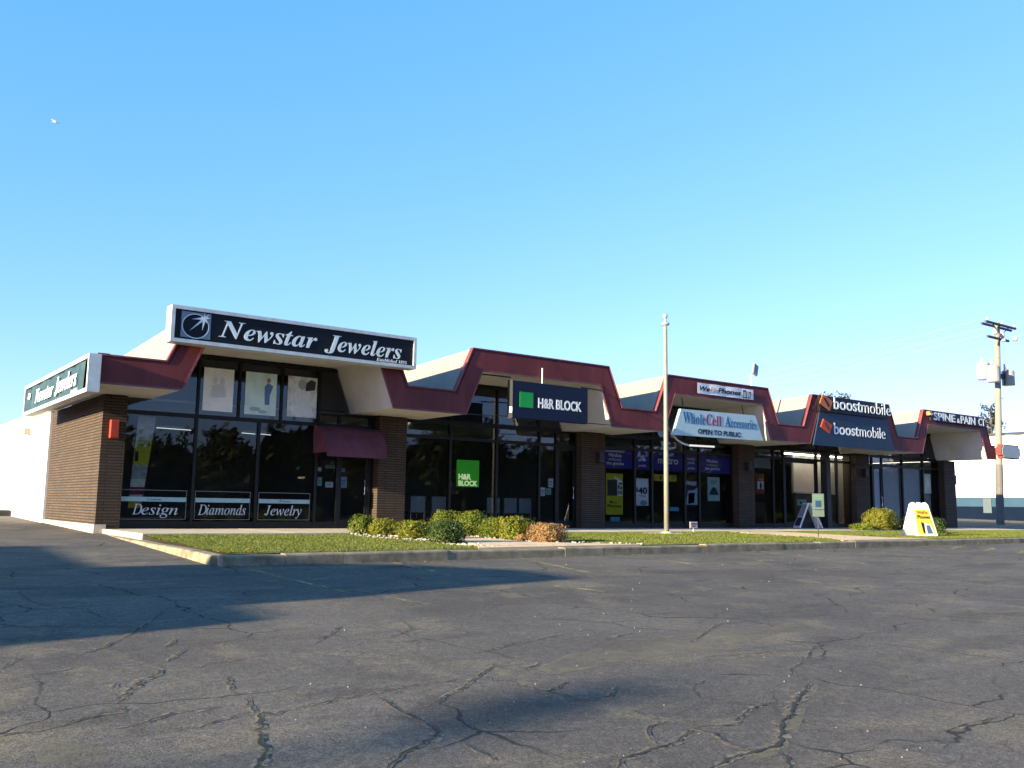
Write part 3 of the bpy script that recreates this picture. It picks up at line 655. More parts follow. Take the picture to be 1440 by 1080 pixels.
mb.prism([(23.60, 4.185), (23.78, 4.185), (23.76, 4.45), (23.60, 4.45)], yb-.004, yb, 0); mb.prism([(23.63, 4.22), (23.74, 4.22), (23.73, 4.40), (23.63, 4.40)], yb-.007, yb-.0045, 2)
mb.prism([(23.82, 4.20), (23.95, 4.20), (24.00, 4.40), (23.90, 4.42)], yb-.004, yb, 0); mb.prism([(23.85, 4.23), (23.93, 4.23), (23.96, 4.36), (23.90, 4.38)], yb-.007, yb-.0045, 1)
mb.build('lettering', [INK, col('pale red ink', (.55, .30, .30)), col('phone screen grey', (.30, .36, .42))], sg)
# cell accessories sign
sg = thing('shop_sign', 'pale blue trapezoid sign with blue and red serif lettering filling the third roof bay', 'sign', (22.4, -2.2, 2.85))
mb = MB(); mb.prism([(20.35, 2.82), (24.52, 2.86), (24.14, 3.66), (20.68, 3.62)], -2.32, -2.20); mb.build('sign_box', col('pale blue acrylic', (.40, .52, .55), .35), sg)
mb = MB(); yb = -2.321
BLU = col('blue ink', (.03, .10, .22)); RED = col('wine red ink', (.20, .03, .06))
text(mb, BS('W'), (20.76, yb, 3.20), FX, UZ, w=.36, h=.34, m=0); text(mb, BS('hole'), (21.11, yb, 3.20), FX, UZ, w=.66, h=.31, m=0); text(mb, BS('C'), (21.80, yb, 3.195), FX, UZ, w=.26, h=.35, m=1); text(mb, BS('ell'), (22.07, yb, 3.20), FX, UZ, w=.42, h=.31, m=1)
text(mb, BS('A'), (22.64, yb, 3.20), FX, UZ, w=.31, h=.34, m=0); text(mb, BS('ccessories'), (22.95, yb, 3.20), FX, UZ, w=1.23, h=.29, m=0)
text(mb, 'OPEN TO PUBLIC', (21.42, yb, 2.91), FX, UZ, w=1.98, h=.155, fat=.03, m=2)
mb.build('lettering', [BLU, RED, INK], sg)
mb = MB()
mb.tube([(21.0, -2.15, 3.6), (21.0, -2.05, 4.0)], .015, 6); mb.build('hanger', DARK, sg)
MB().tube([(23.8, -2.15, 3.6), (23.8, -2.05, 4.0)], .015, 6).build('hanger', DARK, sg)
# phone carrier letters on the fascia
ORA = col('orange logo face', (.50, .13, .03), .45); LWH = col('bright channel letter', (.82, .84, .86), .4)
def logo(mb, x, z, s_, y):
    q = lambda P: [(x+a*1.5*s_, z+b*1.1*s_-.05*s_) for a, b in P]
    mb.prism(q([(.75, 0), (1, .60), (.25, 1), (0, .40)]), y-.03, y, 0)
    mb.prism(q([(.64, .20), (.73, .30), (.40, .80), (.30, .72)]), y-.036, y-.031, 1)
sg = thing('channel_letter_sign', 'white channel letters with orange logo along the top fascia of the fourth bay', 'sign', (29.6, -2.4, 4.1))
MB().box(27.55, 31.72, -2.36, -2.27, 4.06, 4.605).build('raceway', BLK, sg)
mb = MB(); logo(mb, 27.50, 4.13, .50, -2.37); mb.build('logo', [ORA, BLK], sg)
mb = MB(); text(mb, 'boost', (28.32, -2.38, 4.18), FX, UZ, w=1.66, h=.42, depth=.02, fat=.008); text(mb, 'mobile', (30.0, -2.38, 4.18), FX, UZ, w=1.85, h=.42, depth=.02, fat=-.012); mb.build('lettering', LWH, sg)
mb = MB(); mb.tube([(27.45, -2.30, 4.45), (27.36, -2.34, 4.30), (27.22, -2.30, 4.12), (27.5, -2.2, 4.0)], .012, 6); mb.build('cable', DARK, sg)
sg = thing('shop_sign', 'slate blue trapezoid panel with an orange logo and thin white lettering below the channel letters', 'sign', (29.7, -2.3, 2.88))
mb = MB(); mb.prism([(27.22, 2.87), (32.18, 2.88), (31.68, 4.045), (27.62, 4.035)], -2.30, -2.255); mb.build('panel', M('slate blue panel', (.013, .034, .065), .5, .18, .8, spec=.2, dirt=(.02, .025, .03), dirt_amt=.6, dscale=.9), sg)
mb = MB(); logo(mb, 27.62, 3.34, .44, -2.301); mb.build('logo', [col('red orange print', (.50, .07, .02)), col('dark slash', (.10, .03, .03))], sg)
mb = MB(); text(mb, 'boost', (28.42, -2.3015, 3.31), FX, UZ, w=1.50, h=.40, fat=.006); text(mb, 'mobile', (29.97, -2.3015, 3.31), FX, UZ, w=1.62, h=.40, fat=-.012); mb.build('lettering', LWH, sg)
# chiropractor letters and end sign
sg = thing('channel_letter_sign', 'bold white capitals on a black raceway along the top of the last bay', 'sign', (37, -2.4, 4.2))
MB().box(34.75, 39.0, -2.34, -2.265, 4.22, 4.57).build('raceway', BLK, sg)
mb = MB()
for t_, x, w_, h_ in (('SPINE', 34.95, 1.62, .31), ('&', 36.72, .20, .18), ('PAIN', 37.0, 1.16, .31), ('CT', 38.42, .52, .31)): text(mb, t_, (x, -2.345, 4.25), FX, UZ, w=w_, h=h_, depth=.004, fat=.018)
mb.build('lettering', LWH, sg)
sg = thing('blank_sign', 'blank grey sign box with a maroon edge projecting from the right end of the fascia', 'sign', (40.8, -2.3, 2.97))
bm = bmesh.new(); bmesh.ops.create_cube(bm, size=1)
for q in bm.verts: q.co = (40.83+q.co.x*1.66, -2.34+q.co.y*.22, 3.27+q.co.z*.60)
bmesh.ops.bevel(bm, geom=[e for e in bm.edges if abs((e.verts[0].co-e.verts[1].co).y) > .1], offset=.12, segments=4, affect='EDGES')
mb = MB(); mb.addbm(bm); mb.build('sign_box', MAR, sg)
bm = bmesh.new(); bmesh.ops.create_cube(bm, size=1)
for q in bm.verts: q.co = (40.85+q.co.x*1.56, -2.45+q.co.y*.02, 3.27+q.co.z*.53)
bmesh.ops.bevel(bm, geom=[e for e in bm.edges if abs((e.verts[0].co-e.verts[1].co).y) > .01], offset=.10, segments=4, affect='EDGES')
mb = MB(); mb.addbm(bm); mb.build('sign_face', col('grey acrylic', (.34, .36, .35), .4), sg)
def flood(name, label, x, y, z, dx=0):
    t = thing(name, label, 'lamp', (x, y, z))
    MB().bevbox(x-.10, x+.10, y-.16, y, z, z+.16, .02).build('lamp_body', col('amber lamp housing', (.45, .16, .06)), t)
    MB().box(x-.085, x+.085, y-.165, y-.161, z+.015, z+.075).build('lens', col('clear lens', (.75, .72, .6), .2), t); return t
flood('fascia_lamp', 'small orange floodlight on the fascia just left of the bold white capitals', 34.62, -2.27, 4.40)

# ------------------------------------------------------------------ posters and notices in the windows
def poster(name, label, cat, x0, x1, z0, z1, base, parts=(), group=None, y=None):
    if y is None: y = -.014 if z0 > 2.6 else .035
    t = thing(name, label, cat, ((x0+x1)/2, y, z0), group)
    MB().box(x0, x1, y, y+.006, z0, z1).build('sheet', base, t)
    for nm, m, polys in parts:
        mb = MB()
        for i, p in enumerate(polys): mb.poly([(x, y-.003-.0012*i, z) for x, z in p])
        mb.build(nm, m, t)
    return t
def rect(x0, x1, z0, z1): return [(x0, z0), (x1, z0), (x1, z1), (x0, z1)]
def ell(cx, cz, rx, rz, n=14): return [(cx+rx*math.cos(2*math.pi*i/n), cz+rz*math.sin(2*math.pi*i/n)) for i in range(n)]
PW = M('pale poster print', (.88, .89, .89), .6, .06, 3.2, dirt=(.62, .66, .70), dirt_amt=.5, dscale=3.0)
PC = M('pale aqua poster print', (.62, .80, .78), .6, .12, 3.0, dirt=(.38, .52, .56), dirt_amt=.5, dscale=2.5)
PS = M('silvery poster print', (.72, .73, .74), .6, .18, 4, dirt=(.18, .19, .22), dirt_amt=.75, dscale=3.0)
SKIN = col('printed skin tone', (.36, .24, .19)); DKP = col('dark print', (.05, .045, .05)); BLP = col('blue print', (.10, .22, .42)); GRP = col('soft grey print', (.36, .42, .48)); WHP = col('white print', (.70, .72, .74))
poster('poster', 'pale poster with two faint blurred figures, first of the three over the window lettered Design', 'poster', 7.03, 7.75, 2.735, 3.755, PW, [('figures', col('very pale blue print', (.62, .66, .72)), [ell(7.30, 3.46, .06, .09), ell(7.47, 3.45, .06, .10), [(7.2,3.05),(7.58,3.08),(7.54,3.34),(7.38,3.38),(7.24,3.33)]])])
poster('poster', 'aqua poster with a standing figure in blue, middle of the three high corner windows', 'poster', 8.04, 8.83, 2.72, 3.755, PC, [('figure', BLP, [[(8.54,2.98),(8.66,2.98),(8.66,3.2),(8.74,3.45),(8.60,3.52),(8.52,3.42)]]), ('head', SKIN, [ell(8.62, 3.58, .05, .065)]), ('shadows', GRP, [ell(8.30, 2.86, .14, .05), ell(8.5, 2.80, .12, .04)])])
poster('poster', 'silvery poster of a figure in a flowing white dress in the rightmost high corner window', 'poster', 9.12, 9.90, 2.74, 3.755, PS, [('dress', WHP, [[(9.26,2.78),(9.84,2.78),(9.70,3.2),(9.62,3.42),(9.44,3.42),(9.38,3.1)]]), ('hair', DKP, [[(9.58,3.40),(9.84,3.44),(9.86,3.66),(9.72,3.70),(9.60,3.60)]]), ('figure', GRP, [ell(9.50, 3.56, .11, .13)])])
t = thing('hanging_banner', 'tall narrow white and yellow banner behind the window lettered Design', 'banner', (5.75, .3, .5))
mb = MB(); sec_ = [(2.54, 0), (2.05, 0), (1.98, 1), (1.68, 1), (1.62, 1), (1.42, 2), (1.10, 0), (.92, 3), (.75, 0), (.62, 1), (.45, 0)]
for (za, ma), (zb, _) in zip(sec_[:-1], sec_[1:]):
    L_ = lambda z: 5.60+.10*(z-.5)/2; W_ = lambda z: .30+.05*(z-.5)
    mb.poly([(L_(zb), .3, zb), (L_(zb)+W_(zb), .34, zb), (L_(za)+W_(za), .34, za), (L_(za), .3, za)], ma)
mb.build('banner_cloth', [M('white banner cloth', (.62, .62, .58), .6, .2, 7), col('banner yellow', (.55, .48, .03)), M('banner grey print', (.35, .36, .36), .6, .4, 12), col('banner red print', (.25, .04, .06))], t)
mb = MB(); text(mb, 'WATCH', (5.72, .295, 1.86), FX, UZ, w=.26, h=.07, fat=.02); mb.box(5.68, 5.75, .285, .292, 1.50, 1.72); mb.build('lettering', INK, t)
# lettering panels on the corner windows
LT = col('pale window lettering', (.50, .52, .55)); LB = col('aqua window band', (.27, .40, .42)); LL = col('thin grey outline', (.17, .18, .19))
for x0, x1, word, small, lx, lw in ((5.36, 6.80, 'Design', 'Custom', 5.62, 1.00), (6.99, 8.31, 'Diamonds', '', 7.07, 1.14), (8.51, 9.84, 'Jewelry', 'Fine', 8.68, 1.00)):
    mb = MB(); frame(mb, x0, x1, -.006, -.0045, .20, .86, .012, 0); mb.box(x0+.013, x1-.013, -.0055, -.004, .60, .70, 1)
    for i, wd_ in enumerate((word,)):
        text(mb, IT(wd_[0]), (lx, -.005, .31), FX, UZ, w=.21 if wd_[0] != 'J' else .16, h=.235, m=2, depth=.003)
        dsc = .075 if ('g' in wd_ or 'y' in wd_) else 0
        text(mb, IT(wd_[1:]), (lx+(.20 if wd_[0] != 'J' else .15), -.005, .31-dsc), FX, UZ, w=lw-.2, h=(.245 if 'd' in wd_ or 'l' in wd_ else .225)+dsc, m=2, depth=.003)
    if small: text(mb, IT(small), ((x0+x1)/2-.15, -.0065, .625), FX, UZ, w=.30, h=.055, m=3, depth=.002)
    mb.build('window_lettering', [LL, LB, LT, INK], W0)
def zz(y, k=56.): return (743-y)/k
NT = [col('white paper notice', (.60, .63, .64)), col('blue notice', (.22, .34, .50)), col('grey notice', (.28, .28, .28)), col('green notice', (.25, .45, .42))]
for nm, lab, x0, x1, z0, z1, m in (
    ('notice', 'small white paper taped left of the corner door, highest of its cluster', 10.03, 10.12, 1.42, 1.52, 0),
    ('notice', 'aqua and white leaflet on the glass left of the corner door, lowest beside the frame', 10.03, 10.15, 1.05, 1.27, 3),
    ('notice', 'grey nameplate high on the glass beside the corner door', 10.22, 10.49, 1.50, 1.58, 2),
    ('notice', 'square white notice in the middle of the glass beside the corner door', 10.25, 10.46, 1.02, 1.16, 0),
    ('notice', 'round blue sticker high on the corner door', 10.68, 10.78, 1.42, 1.52, 1),
    ('notice', 'pale blue and white notice at the left edge of the corner door', 10.66, 10.84, 1.02, 1.30, 1),
    ('notice', 'white notice on the tax office glass, higher of two beside the door', 17.45, 17.64, 1.20, 1.46, 0),
    ('notice', 'white notice low on the tax office glass next to a green one', 17.13, 17.33, .94, 1.19, 0),
    ('notice', 'pale green notice on the tax office glass', 17.36, 17.56, .98, 1.17, 3)):
    t = poster(nm, lab, 'notice', x0, x1, z0, z1, NT[m], [('print', col('faint print', (.2, .22, .25)), [rect(x0+.2*(x1-x0), x1-.2*(x1-x0), z0+.55*(z1-z0), z0+.7*(z1-z0)), rect(x0+.2*(x1-x0), x1-.3*(x1-x0), z0+.3*(z1-z0), z0+.4*(z1-z0))])], 'paper notices on the shop glass', y=.012)
t = thing('lit_window_sign', 'glowing green square sign with pale capitals in the tax office window', 'sign', (14.6, .1, 1.14))
m, nt_, b_ = new_mat('backlit green acrylic'); b_.inputs['Base Color'].default_value = (.01, .12, .015, 1); b_.inputs['Emission Color'].default_value = (.045, .42, .02, 1); b_.inputs['Emission Strength'].default_value = .085
MB().bevbox(14.24, 14.98, .06, .12, 1.14, 1.89, .01).build('sign_box', m, t)
mb = MB(); text(mb, 'H&R', (14.28, .0585, 1.34), FX, UZ, w=.42, h=.16, fat=.035); text(mb, 'BLOCK', (14.28, .0585, 1.165), FX, UZ, w=.64, h=.15, fat=.035); mb.build('lettering', glow('pale lit capitals', (.75, .9, .5), .19), t)
# office chairs seen through the glass
def chair(x, y, lab):
    t = thing('office_chair', lab, 'chair', (x, y, 0), 'waiting chairs behind the tax office glass')
    cm = M('grey chair fabric', (.22, .25, .28), .8, .1, 9); lm = CHR
    MB().bevbox(x-.23, x+.23, y-.21, y+.21, .40, .46, .02).build('seat', cm, t)
    MB().bevbox(x-.23, x+.23, y-.27, y-.23, .42, .86, .018).build('backrest', cm, t)
    for sx in (-.22, .22):
        MB().tube([(x+sx, y-.25, 0), (x+sx, y-.245, .44)], .013, 6).build('leg', lm, t)
        MB().tube([(x+sx, y+.20, 0), (x+sx, y+.18, .41)], .013, 6).build('leg', lm, t)
    return t
c0 = chair(13.18, .62, 'grey chair with its back to the tax office window, next to the brick pillar')
for x, lab in ((13.85, 'grey chair behind the tax office window, second from the brick pillar'), (15.70, 'grey chair behind the tax office window, right of the green sign'), (16.32, 'blue-grey chair behind the tax office window, left of a touching pair'), (16.86, 'blue-grey chair behind the tax office window, nearest the door')):
    c = copy_tree(c0); c.location = (x, .62, 0); c['label'] = lab
# phone shop banners and posters
PUR = col('deep purple banner', (.055, .040, .27), .5); TX = col('banner lettering', (.85, .83, .86)); TXK = col('tan banner lettering', (.66, .60, .48)); TXB = col('light blue lettering', (.50, .66, .90))
def purple(x0, x1, lab, lines):
    t = thing('window_banner', lab, 'banner', ((x0+x1)/2, .04, 1.86), 'purple banners across the phone shop windows')
    MB().box(x0, x1, .035, .04, 1.86, 2.45).build('sheet', PUR, t); mb = MB()
    for s_, xa, w_, z, h, m in lines: text(mb, s_, (xa, .0345, z), FX, UZ, w=w_, h=h, m=m, fat=.01)
    mb.build('lettering', [TX, TXK, TXB], t)
purple(19.49, 20.93, 'purple banner with three lines of lettering at the left end of the phone shop windows', [('Wireless', 19.88, .56, 2.22, .12, 0), ('without', 19.88, .56, 2.10, .10, 1), ('the gotcha', 19.80, .74, 1.945, .13, 0)])
purple(21.03, 21.70, 'narrow purple banner over the poster with the price', [('nada', 21.16, .38, 2.27, .10, 1), ('yada', 21.18, .36, 2.11, .12, 2), ('yada', 21.18, .36, 1.94, .10, 0)])
purple(21.81, 23.25, 'purple banner with one large word in the middle of the phone shop windows', [('metro', 22.08, .95, 2.09, .20, 0)])
purple(23.35, 23.95, 'narrow purple banner over the poster offering something free', [('nada', 23.46, .38, 2.27, .10, 1), ('yada', 23.48, .36, 2.11, .12, 2), ('yada', 23.48, .36, 1.94, .10, 0)])
purple(24.06, 25.65, 'purple banner with three lines of lettering at the right end of the phone shop windows', [('Wireless', 24.42, .56, 2.22, .12, 0), ('without', 24.42, .56, 2.10, .10, 1), ('the gotcha', 24.36, .74, 1.945, .13, 0)])
YEL = col('yellow poster', (.47, .42, .03)); 
t = poster('poster', 'tall yellow poster with a dark box picture in the left phone shop window', 'poster', 19.78, 20.51, .41, 1.70, YEL, [('picture', DKP, [rect(19.84, 20.26, 1.0, 1.50)]), ('picture_side', WHP, [[(20.262, 1.0), (20.48, 1.0), (20.48, 1.46), (20.14, 1.62), (20.12, 1.56), (20.262, 1.502)], ]), ('icons', DKP, [rect(20.29, 20.36, 1.05, 1.18), rect(20.39, 20.46, 1.05, 1.16), rect(20.29, 20.36, 1.22, 1.34), rect(20.39, 20.46, 1.20, 1.30), rect(20.33, 20.46, 1.36, 1.42)])])
mb = MB(); text(mb, 'We', (19.92, .0335, .76), FX, UZ, w=.16, h=.09, fat=.02, m=0); text(mb, 'Fix', (20.10, .0335, .76), FX, UZ, w=.16, h=.09, fat=.02, m=1); text(mb, 'Phones', (19.85, .0335, .64), FX, UZ, w=.58, h=.09, fat=.02, m=0); mb.build('lettering', [INK, col('orange ink', (.5, .2, .02))], t)
t = poster('poster', 'white poster with a large price of forty dollars', 'poster', 21.04, 21.64, .71, 1.58, col('white poster', (.62, .66, .72)), [('picture', col('blue violet print', (.20, .24, .42)), [ell(21.42, .80, .16, .085)])])
mb = MB(); text(mb, '$', (21.08, .0335, 1.14), FX, UZ, w=.09, h=.15, fat=.02); text(mb, '40', (21.18, .0335, 1.08), FX, UZ, w=.40, h=.22, fat=.03); text(mb, '4 lines', (21.18, .0335, 1.0), FX, UZ, w=.34, h=.05); mb.build('lettering', col('navy ink', (.015, .02, .08)), t)
t = poster('poster', 'dark poster with a white word and a blue phone picture', 'poster', 23.37, 23.97, .76, 1.58, col('dark violet poster', (.03, .03, .06)), [('picture', col('pale blue print', (.35, .52, .64)), [[(23.38,.77),(23.96,.77),(23.96,1.36),(23.80,1.26),(23.50,1.24)]]), ('phone', BLP, [[(23.50,.80),(23.80,.84),(23.84,1.18),(23.52,1.16)]])])
mb = MB(); text(mb, 'FREE', (23.41, .0335, 1.42), FX, UZ, w=.50, h=.13, fat=.02); mb.build('lettering', WHL, t)
t = poster('poster', 'pale aqua poster with a dark triangular device, right end of the phone shop', 'poster', 24.47, 25.09, .91, 1.73, col('aqua poster', (.38, .50, .50)), [('device', col('dark teal print', (.03, .06, .08)), [[(24.55,1.12),(25.03,1.12),(25.0,1.2),(24.86,1.38),(24.72,1.38),(24.58,1.2)]]), ('print', col('teal ink', (.10, .20, .24)), [rect(24.62, 24.95, 1.57, 1.60), rect(24.66, 24.9, 1.50, 1.53)])])
poster('notice', 'small light blue sign under the tall yellow poster', 'notice', 19.98, 20.38, .20, .34, col('light blue sign', (.12, .38, .58)))
poster('notice', 'small light blue sign low in the middle phone shop window', 'notice', 22.62, 23.05, .55, .68, col('light blue sign', (.12, .38, .58)))
poster('poster', 'orange and yellow strip sign under a purple banner', 'poster', 21.88, 22.95, 1.52, 1.74, M('orange and yellow print', (.52, .36, .03), .6, .35, 5, dirt=(.45, .14, .02), dirt_amt=.7, dscale=2.0), [('print', DKP, [ell(22.2, 1.63, .05, .06)])])
t = poster('poster', 'red and white poster in the window beside the fourth brick pillar', 'poster', 27.02, 27.50, 1.22, 1.93, col('faded red poster', (.30, .07, .05)), [('picture', WHP, [rect(27.12, 27.46, 1.38, 1.66)]), ('figure', BLP, [ell(27.3, 1.5, .07, .12)]), ('print', col('yellow ink', (.5, .38, .06)), [rect(27.2, 27.46, 1.70, 1.76)])])
poster('window_sheet', 'pale grey frosted sheet at the top of the window beside the fourth brick pillar', 'sheet', 26.80, 27.88, 2.14, 2.48, M('frosted grey sheet', (.30, .33, .33), .7, .2, 1.4))
t = poster('notice', 'green and white notice behind the glass of the phone carrier shop door', 'notice', 29.4, 29.95, .82, 1.05, NT[3], [('print', INK, [ell(29.6, .93, .05, .05)])])
# lit things inside
TUBE = glow('fluorescent tube', (1.0, .95, .80), 5.0); TUBD = glow('dim fluorescent tube', (.85, .95, 1.0), .28)
for x0, x1, lab in ((6.86, 7.75, 'ceiling tube light above the window lettered Design'), (9.12, 9.50, 'short ceiling tube light above the window lettered Diamonds'), (9.66, 9.95, 'short ceiling tube light above the window lettered Jewelry')):
    t = thing('tube_light', lab, 'light', ((x0+x1)/2, 3, 2.5), 'tube lights in the corner store'); mb = MB(); mb.tube([(x0, 3, 2.49), (x1, 3, 2.48)], .010, 8); mb.build('tube', TUBD, t); MB().box(x0, x1, 2.96, 3.06, 2.52, 2.56).build('housing', FRM, t)
p0 = None
for i, (x, z, lab) in enumerate(((6.92, 1.84, 'farthest left of the row'), (7.59, 1.82, 'second from the left'), (8.06, 1.82, 'third from the left'), (8.57, 1.80, 'fourth from the left'), (9.12, 1.81, 'fifth from the left'), (10.05, 1.81, 'rightmost of the row'))):
    if not p0:
        p0 = thing('pendant_lamp', '', 'lamp', (x, 3, z), 'pendant lamps in the corner store')
        mb = MB(); mb.tube([(x, 3, z+.08), (x, 3, 2.9)], .004, 5); mb.build('cord', DARK, p0)
        MB().lathe([(.012, z+.09), (.03, z+.05), (.06, z-.02), (.062, z-.03)], x, 3, 12).build('lamp_shade', DARK, p0)
        MB().ball((x, 3, z+.0), .026, sub=1).build('bulb', glow('tiny bulb', (1, .93, .8), 2.2), p0); c = p0
    else: c = copy_tree(p0); c.location = (x, 3, z)
    c['label'] = 'dark pendant lamp with a bright bulb inside the corner store, ' + lab
t = thing('tube_light', 'long bright fluorescent light on the ceiling of the phone carrier shop', 'light', (30.3, .6, 2.8))
mb = MB(); mb.box(29.4, 33.0, .50, .60, 2.76, 2.80); mb.build('tube', TUBE, t); MB().box(29.35, 33.05, .46, .64, 2.802, 2.86).build('housing', FRM, t)
mb = MB(); mb.box(30.45, 33.15, .95, 1.05, 1.36, 2.9); mb.build('inner_wall', M('cream inner wall', (.50, .47, .40), .9, .05, 2), BL)
mb = MB(); mb.box(30.45, 33.15, .90, 1.05, 0, 1.30); mb.build('counter', M('dark slatted counter', (.06, .062, .065), .8, .2, 4), BL)
mb = MB(); mb.box(30.45, 33.15, .87, 1.06, 1.302, 1.345); mb.build('counter_top', FRM, BL)
t = thing('neon_sign', 'small glowing pink-red sign in the window of the phone carrier shop', 'sign', (31.4, .2, 2.05))
mb = MB(); mb.tube([(31.22, .2, 2.08), (31.20, .2, 2.15), (31.22, .2, 2.22), (31.58, .2, 2.22), (31.60, .2, 2.15), (31.58, .2, 2.08), (31.22, .2, 2.08)], .022, 8); mb.tube([(31.27, .2, 2.15), (31.53, .2, 2.15)], .028, 8); mb.build('neon_tube', glow('pink red neon', (1, .08, .13), 1.1), t)
# bay 4 blinds, column in bay 3, wall lanterns
for x0, x1, lab in ((34.99, 36.40, 'left'), (36.50, 38.0, 'right')):
    mb = MB()
    for i in range(34): z = .22+.066*i; mb.poly([(x0, .10, z), (x1, .10, z), (x1, .135, z+.055), (x0, .135, z+.055)])
    bl = thing('window_blind', 'closed grey slatted blind in the %s hand window of the end shop' % lab, 'blind', ((x0+x1)/2, .1, .2), 'blinds of the end shop'); mb.build('slats', M('grey blind slats', (.52, .49, .52), .6, .08, 3), bl); MB().box(x0, x1, .09, .14, 2.44, 2.475).build('head_rail', FRM, bl)
poster('notice', 'large pale notice in the last window of the end shop', 'notice', 38.12, 38.75, 1.45, 2.3, M('pale notice', (.6, .6, .55), .7, .25, 2.5))
mb = MB()
for i in range(7): mb.box(38.14+.10*i, 38.20+.10*i, .10, .105, .2, 1.42)
vb = thing('window_blind', 'pale vertical strip blind in the last window of the end shop', 'blind', (38.5, .1, .2)); mb.build('slats', col('pale strips', (.34, .33, .33)), vb)
poster('door_sheet', 'pale blue-grey sheet covering the glass of the end shop door', 'sheet', 34.40, 34.84, .25, 2.35, M('blue grey sheet', (.42, .46, .54), .7, .12, 2))
MB().box(30.74, 30.98, -.34, -.10, -.01, 2.888).build('column', DARK, BL)
lan = None
for x, lab in ((19.15, 'second'), (26.12, 'third'), (33.17, 'fourth')):
    if not lan:
        lan = thing('wall_lantern', '', 'lamp', (x, -.42, 2.0), 'lanterns on the brick pillars')
        MB().bevbox(x-.09, x+.09, -.50, -.33, 1.98, 2.30, .02).build('lamp_housing', DARK, lan); MB().box(x-.05, x+.05, -.329, -.302, 2.05, 2.2).build('bracket', DARK, lan); c = lan
    else: c = copy_tree(lan); c.location = (x, -.42, 2.0)
    c['label'] = 'dark wall lantern on the brick pillar at the %s' % {'second': 'left end of the purple banners', 'third': 'right end of the purple banners', 'fourth': 'left of the slatted blinds'}[lab]
t = thing('alarm_box', 'orange-red metal box on the corner brick pillar', 'box', (5.04, -.4, 1.95))
MB().bevbox(4.95, 5.13, -.42, -.302, 1.95, 2.35, .012).build('box_body', col('orange red enamel', (.42, .055, .03), .45), t); MB().box(4.97, 5.11, -.4235, -.4205, 1.98, 2.32).build('lid', col('orange red lid', (.36, .05, .03), .5), t)
t = thing('alarm_box', 'dark red box on the right side of the last brick pillar', 'box', (40.25, -.2, 1.9))
MB().bevbox(40.202, 40.38, -.26, -.08, 1.9, 2.3, .012).build('box_body', col('dark red enamel', (.20, .03, .035), .5), t); MB().box(40.23, 40.35, -.264, -.2605, 1.93, 2.05).build('label_plate', col('bright red plate', (.4, .04, .05)), t)
t = thing('wall_floodlight', 'small floodlight high on the white side wall', 'lamp', (4.7, 8.1, 2.45))
MB().bevbox(4.58, 4.735, 8.0, 8.32, 2.46, 2.64, .02).build('lamp_body', col('tan lamp housing', (.36, .28, .20)), t); MB().box(4.575, 4.579, 8.04, 8.28, 2.48, 2.56).build('lens', col('lamp glass', (.5, .5, .45), .2), t)
t = thing('splash_block', 'black block on the ground at the foot of the white side wall', 'block', (4.55, 10.6, .1))
MB().bevbox(4.35, 4.72, 10.1, 10.9, zA(4.5, 10.5)-.05, zA(4.5, 10.5)+.17, .04).build('block', DARK, t)
t = thing('gooseneck_lamp', 'small white gooseneck lamp arm under the pale blue trapezoid sign', 'lamp', (20.9, -2.0, 2.6))
mb = MB(); mb.tube([(20.75, -1.9, 2.87), (20.85, -2.0, 2.70), (21.05, -2.05, 2.60), (21.3, -2.05, 2.56)], .03, 8); mb.build('arm', FRM, t)
MB().tube([(21.32, -2.05, 2.56), (22.45, -2.05, 2.575)], .028, 8).build('lamp_tube', glow('pale lamp tube', (1, .95, .85), .20), t)
t = thing('roof_floodlight', 'square floodlight tilted on a post on the roof of the third bay', 'lamp', (25.7, -1, 3.4))
mb = MB(); mb.tube([(25.62, -1.0, 3.43), (25.60, -1.0, 5.28)], .03, 8); mb.build('post', ALU, t)
bm = bmesh.new(); bmesh.ops.create_cube(bm, size=1); mb = MB()
bmesh.ops.scale(bm, verts=bm.verts, vec=(.26, .09, .44)); bmesh.ops.bevel(bm, geom=bm.edges[:], offset=.02, segments=1, affect='EDGES')
mb.addbm(bm, 0, Matrix.Translation((25.76, -1.05, 5.46)) @ Matrix.Rotation(R(27), 4, 'Y') @ Matrix.Rotation(R(-12), 4, 'X')); mb.build('lamp_head', M('grey lamp casting', (.17, .17, .18), .5, .1, 5), t)

# ------------------------------------------------------------------ things on the forecourt
t = thing('flagpole', 'bare white flagpole with a ball finial on the lawn', 'flagpole', (18.3, -4.0, -.05))
zb = zL(18.3, -4)
MB().lathe([(.066, zb), (.064, zb+2), (.050, 5.45), (.046, 5.62)], 18.3, -4.0, 16).build('pole', M('aged white pole paint', (.20, .182, .155), .5, .08, 4, spec=.2, dirt=(.30, .32, .26), dirt_amt=.4, dscale=5), t, smooth=True)
MB().lathe([(.02, 5.60), (.115, 5.63), (.12, 5.68), (.05, 5.72), (.02, 5.84)], 18.3, -4.0, 16).build('truck', ALU, t, smooth=True)
MB().ball((18.3, -4.0, 5.88), .075).build('finial', ALU, t, smooth=True)
mb = MB(); mb.lathe([(.16, zb-.02), (.16, zb+.03), (.10, zb+.06)], 18.3, -4.0, 16); mb.build('base_collar', CON, t)
mb = MB()
pad = [(18.25+.62*math.cos(a)*(1+.06*math.sin(3*a)), -4.0+.42*math.sin(a)*(1+.05*math.cos(2*a))) for a in [2*math.pi*i/24 for i in range(24)]]
mb.poly([(x, y, zL(x, y)+.018) for x, y in pad])
for i in range(24): a, b = pad[i], pad[(i+1) % 24]; mb.poly([(a[0], a[1], zL(*a)-.06), (b[0], b[1], zL(*b)-.06), (b[0], b[1], zL(*b)+.018), (a[0], a[1], zL(*a)+.018)])
mb.build('base_pad', CON, t)
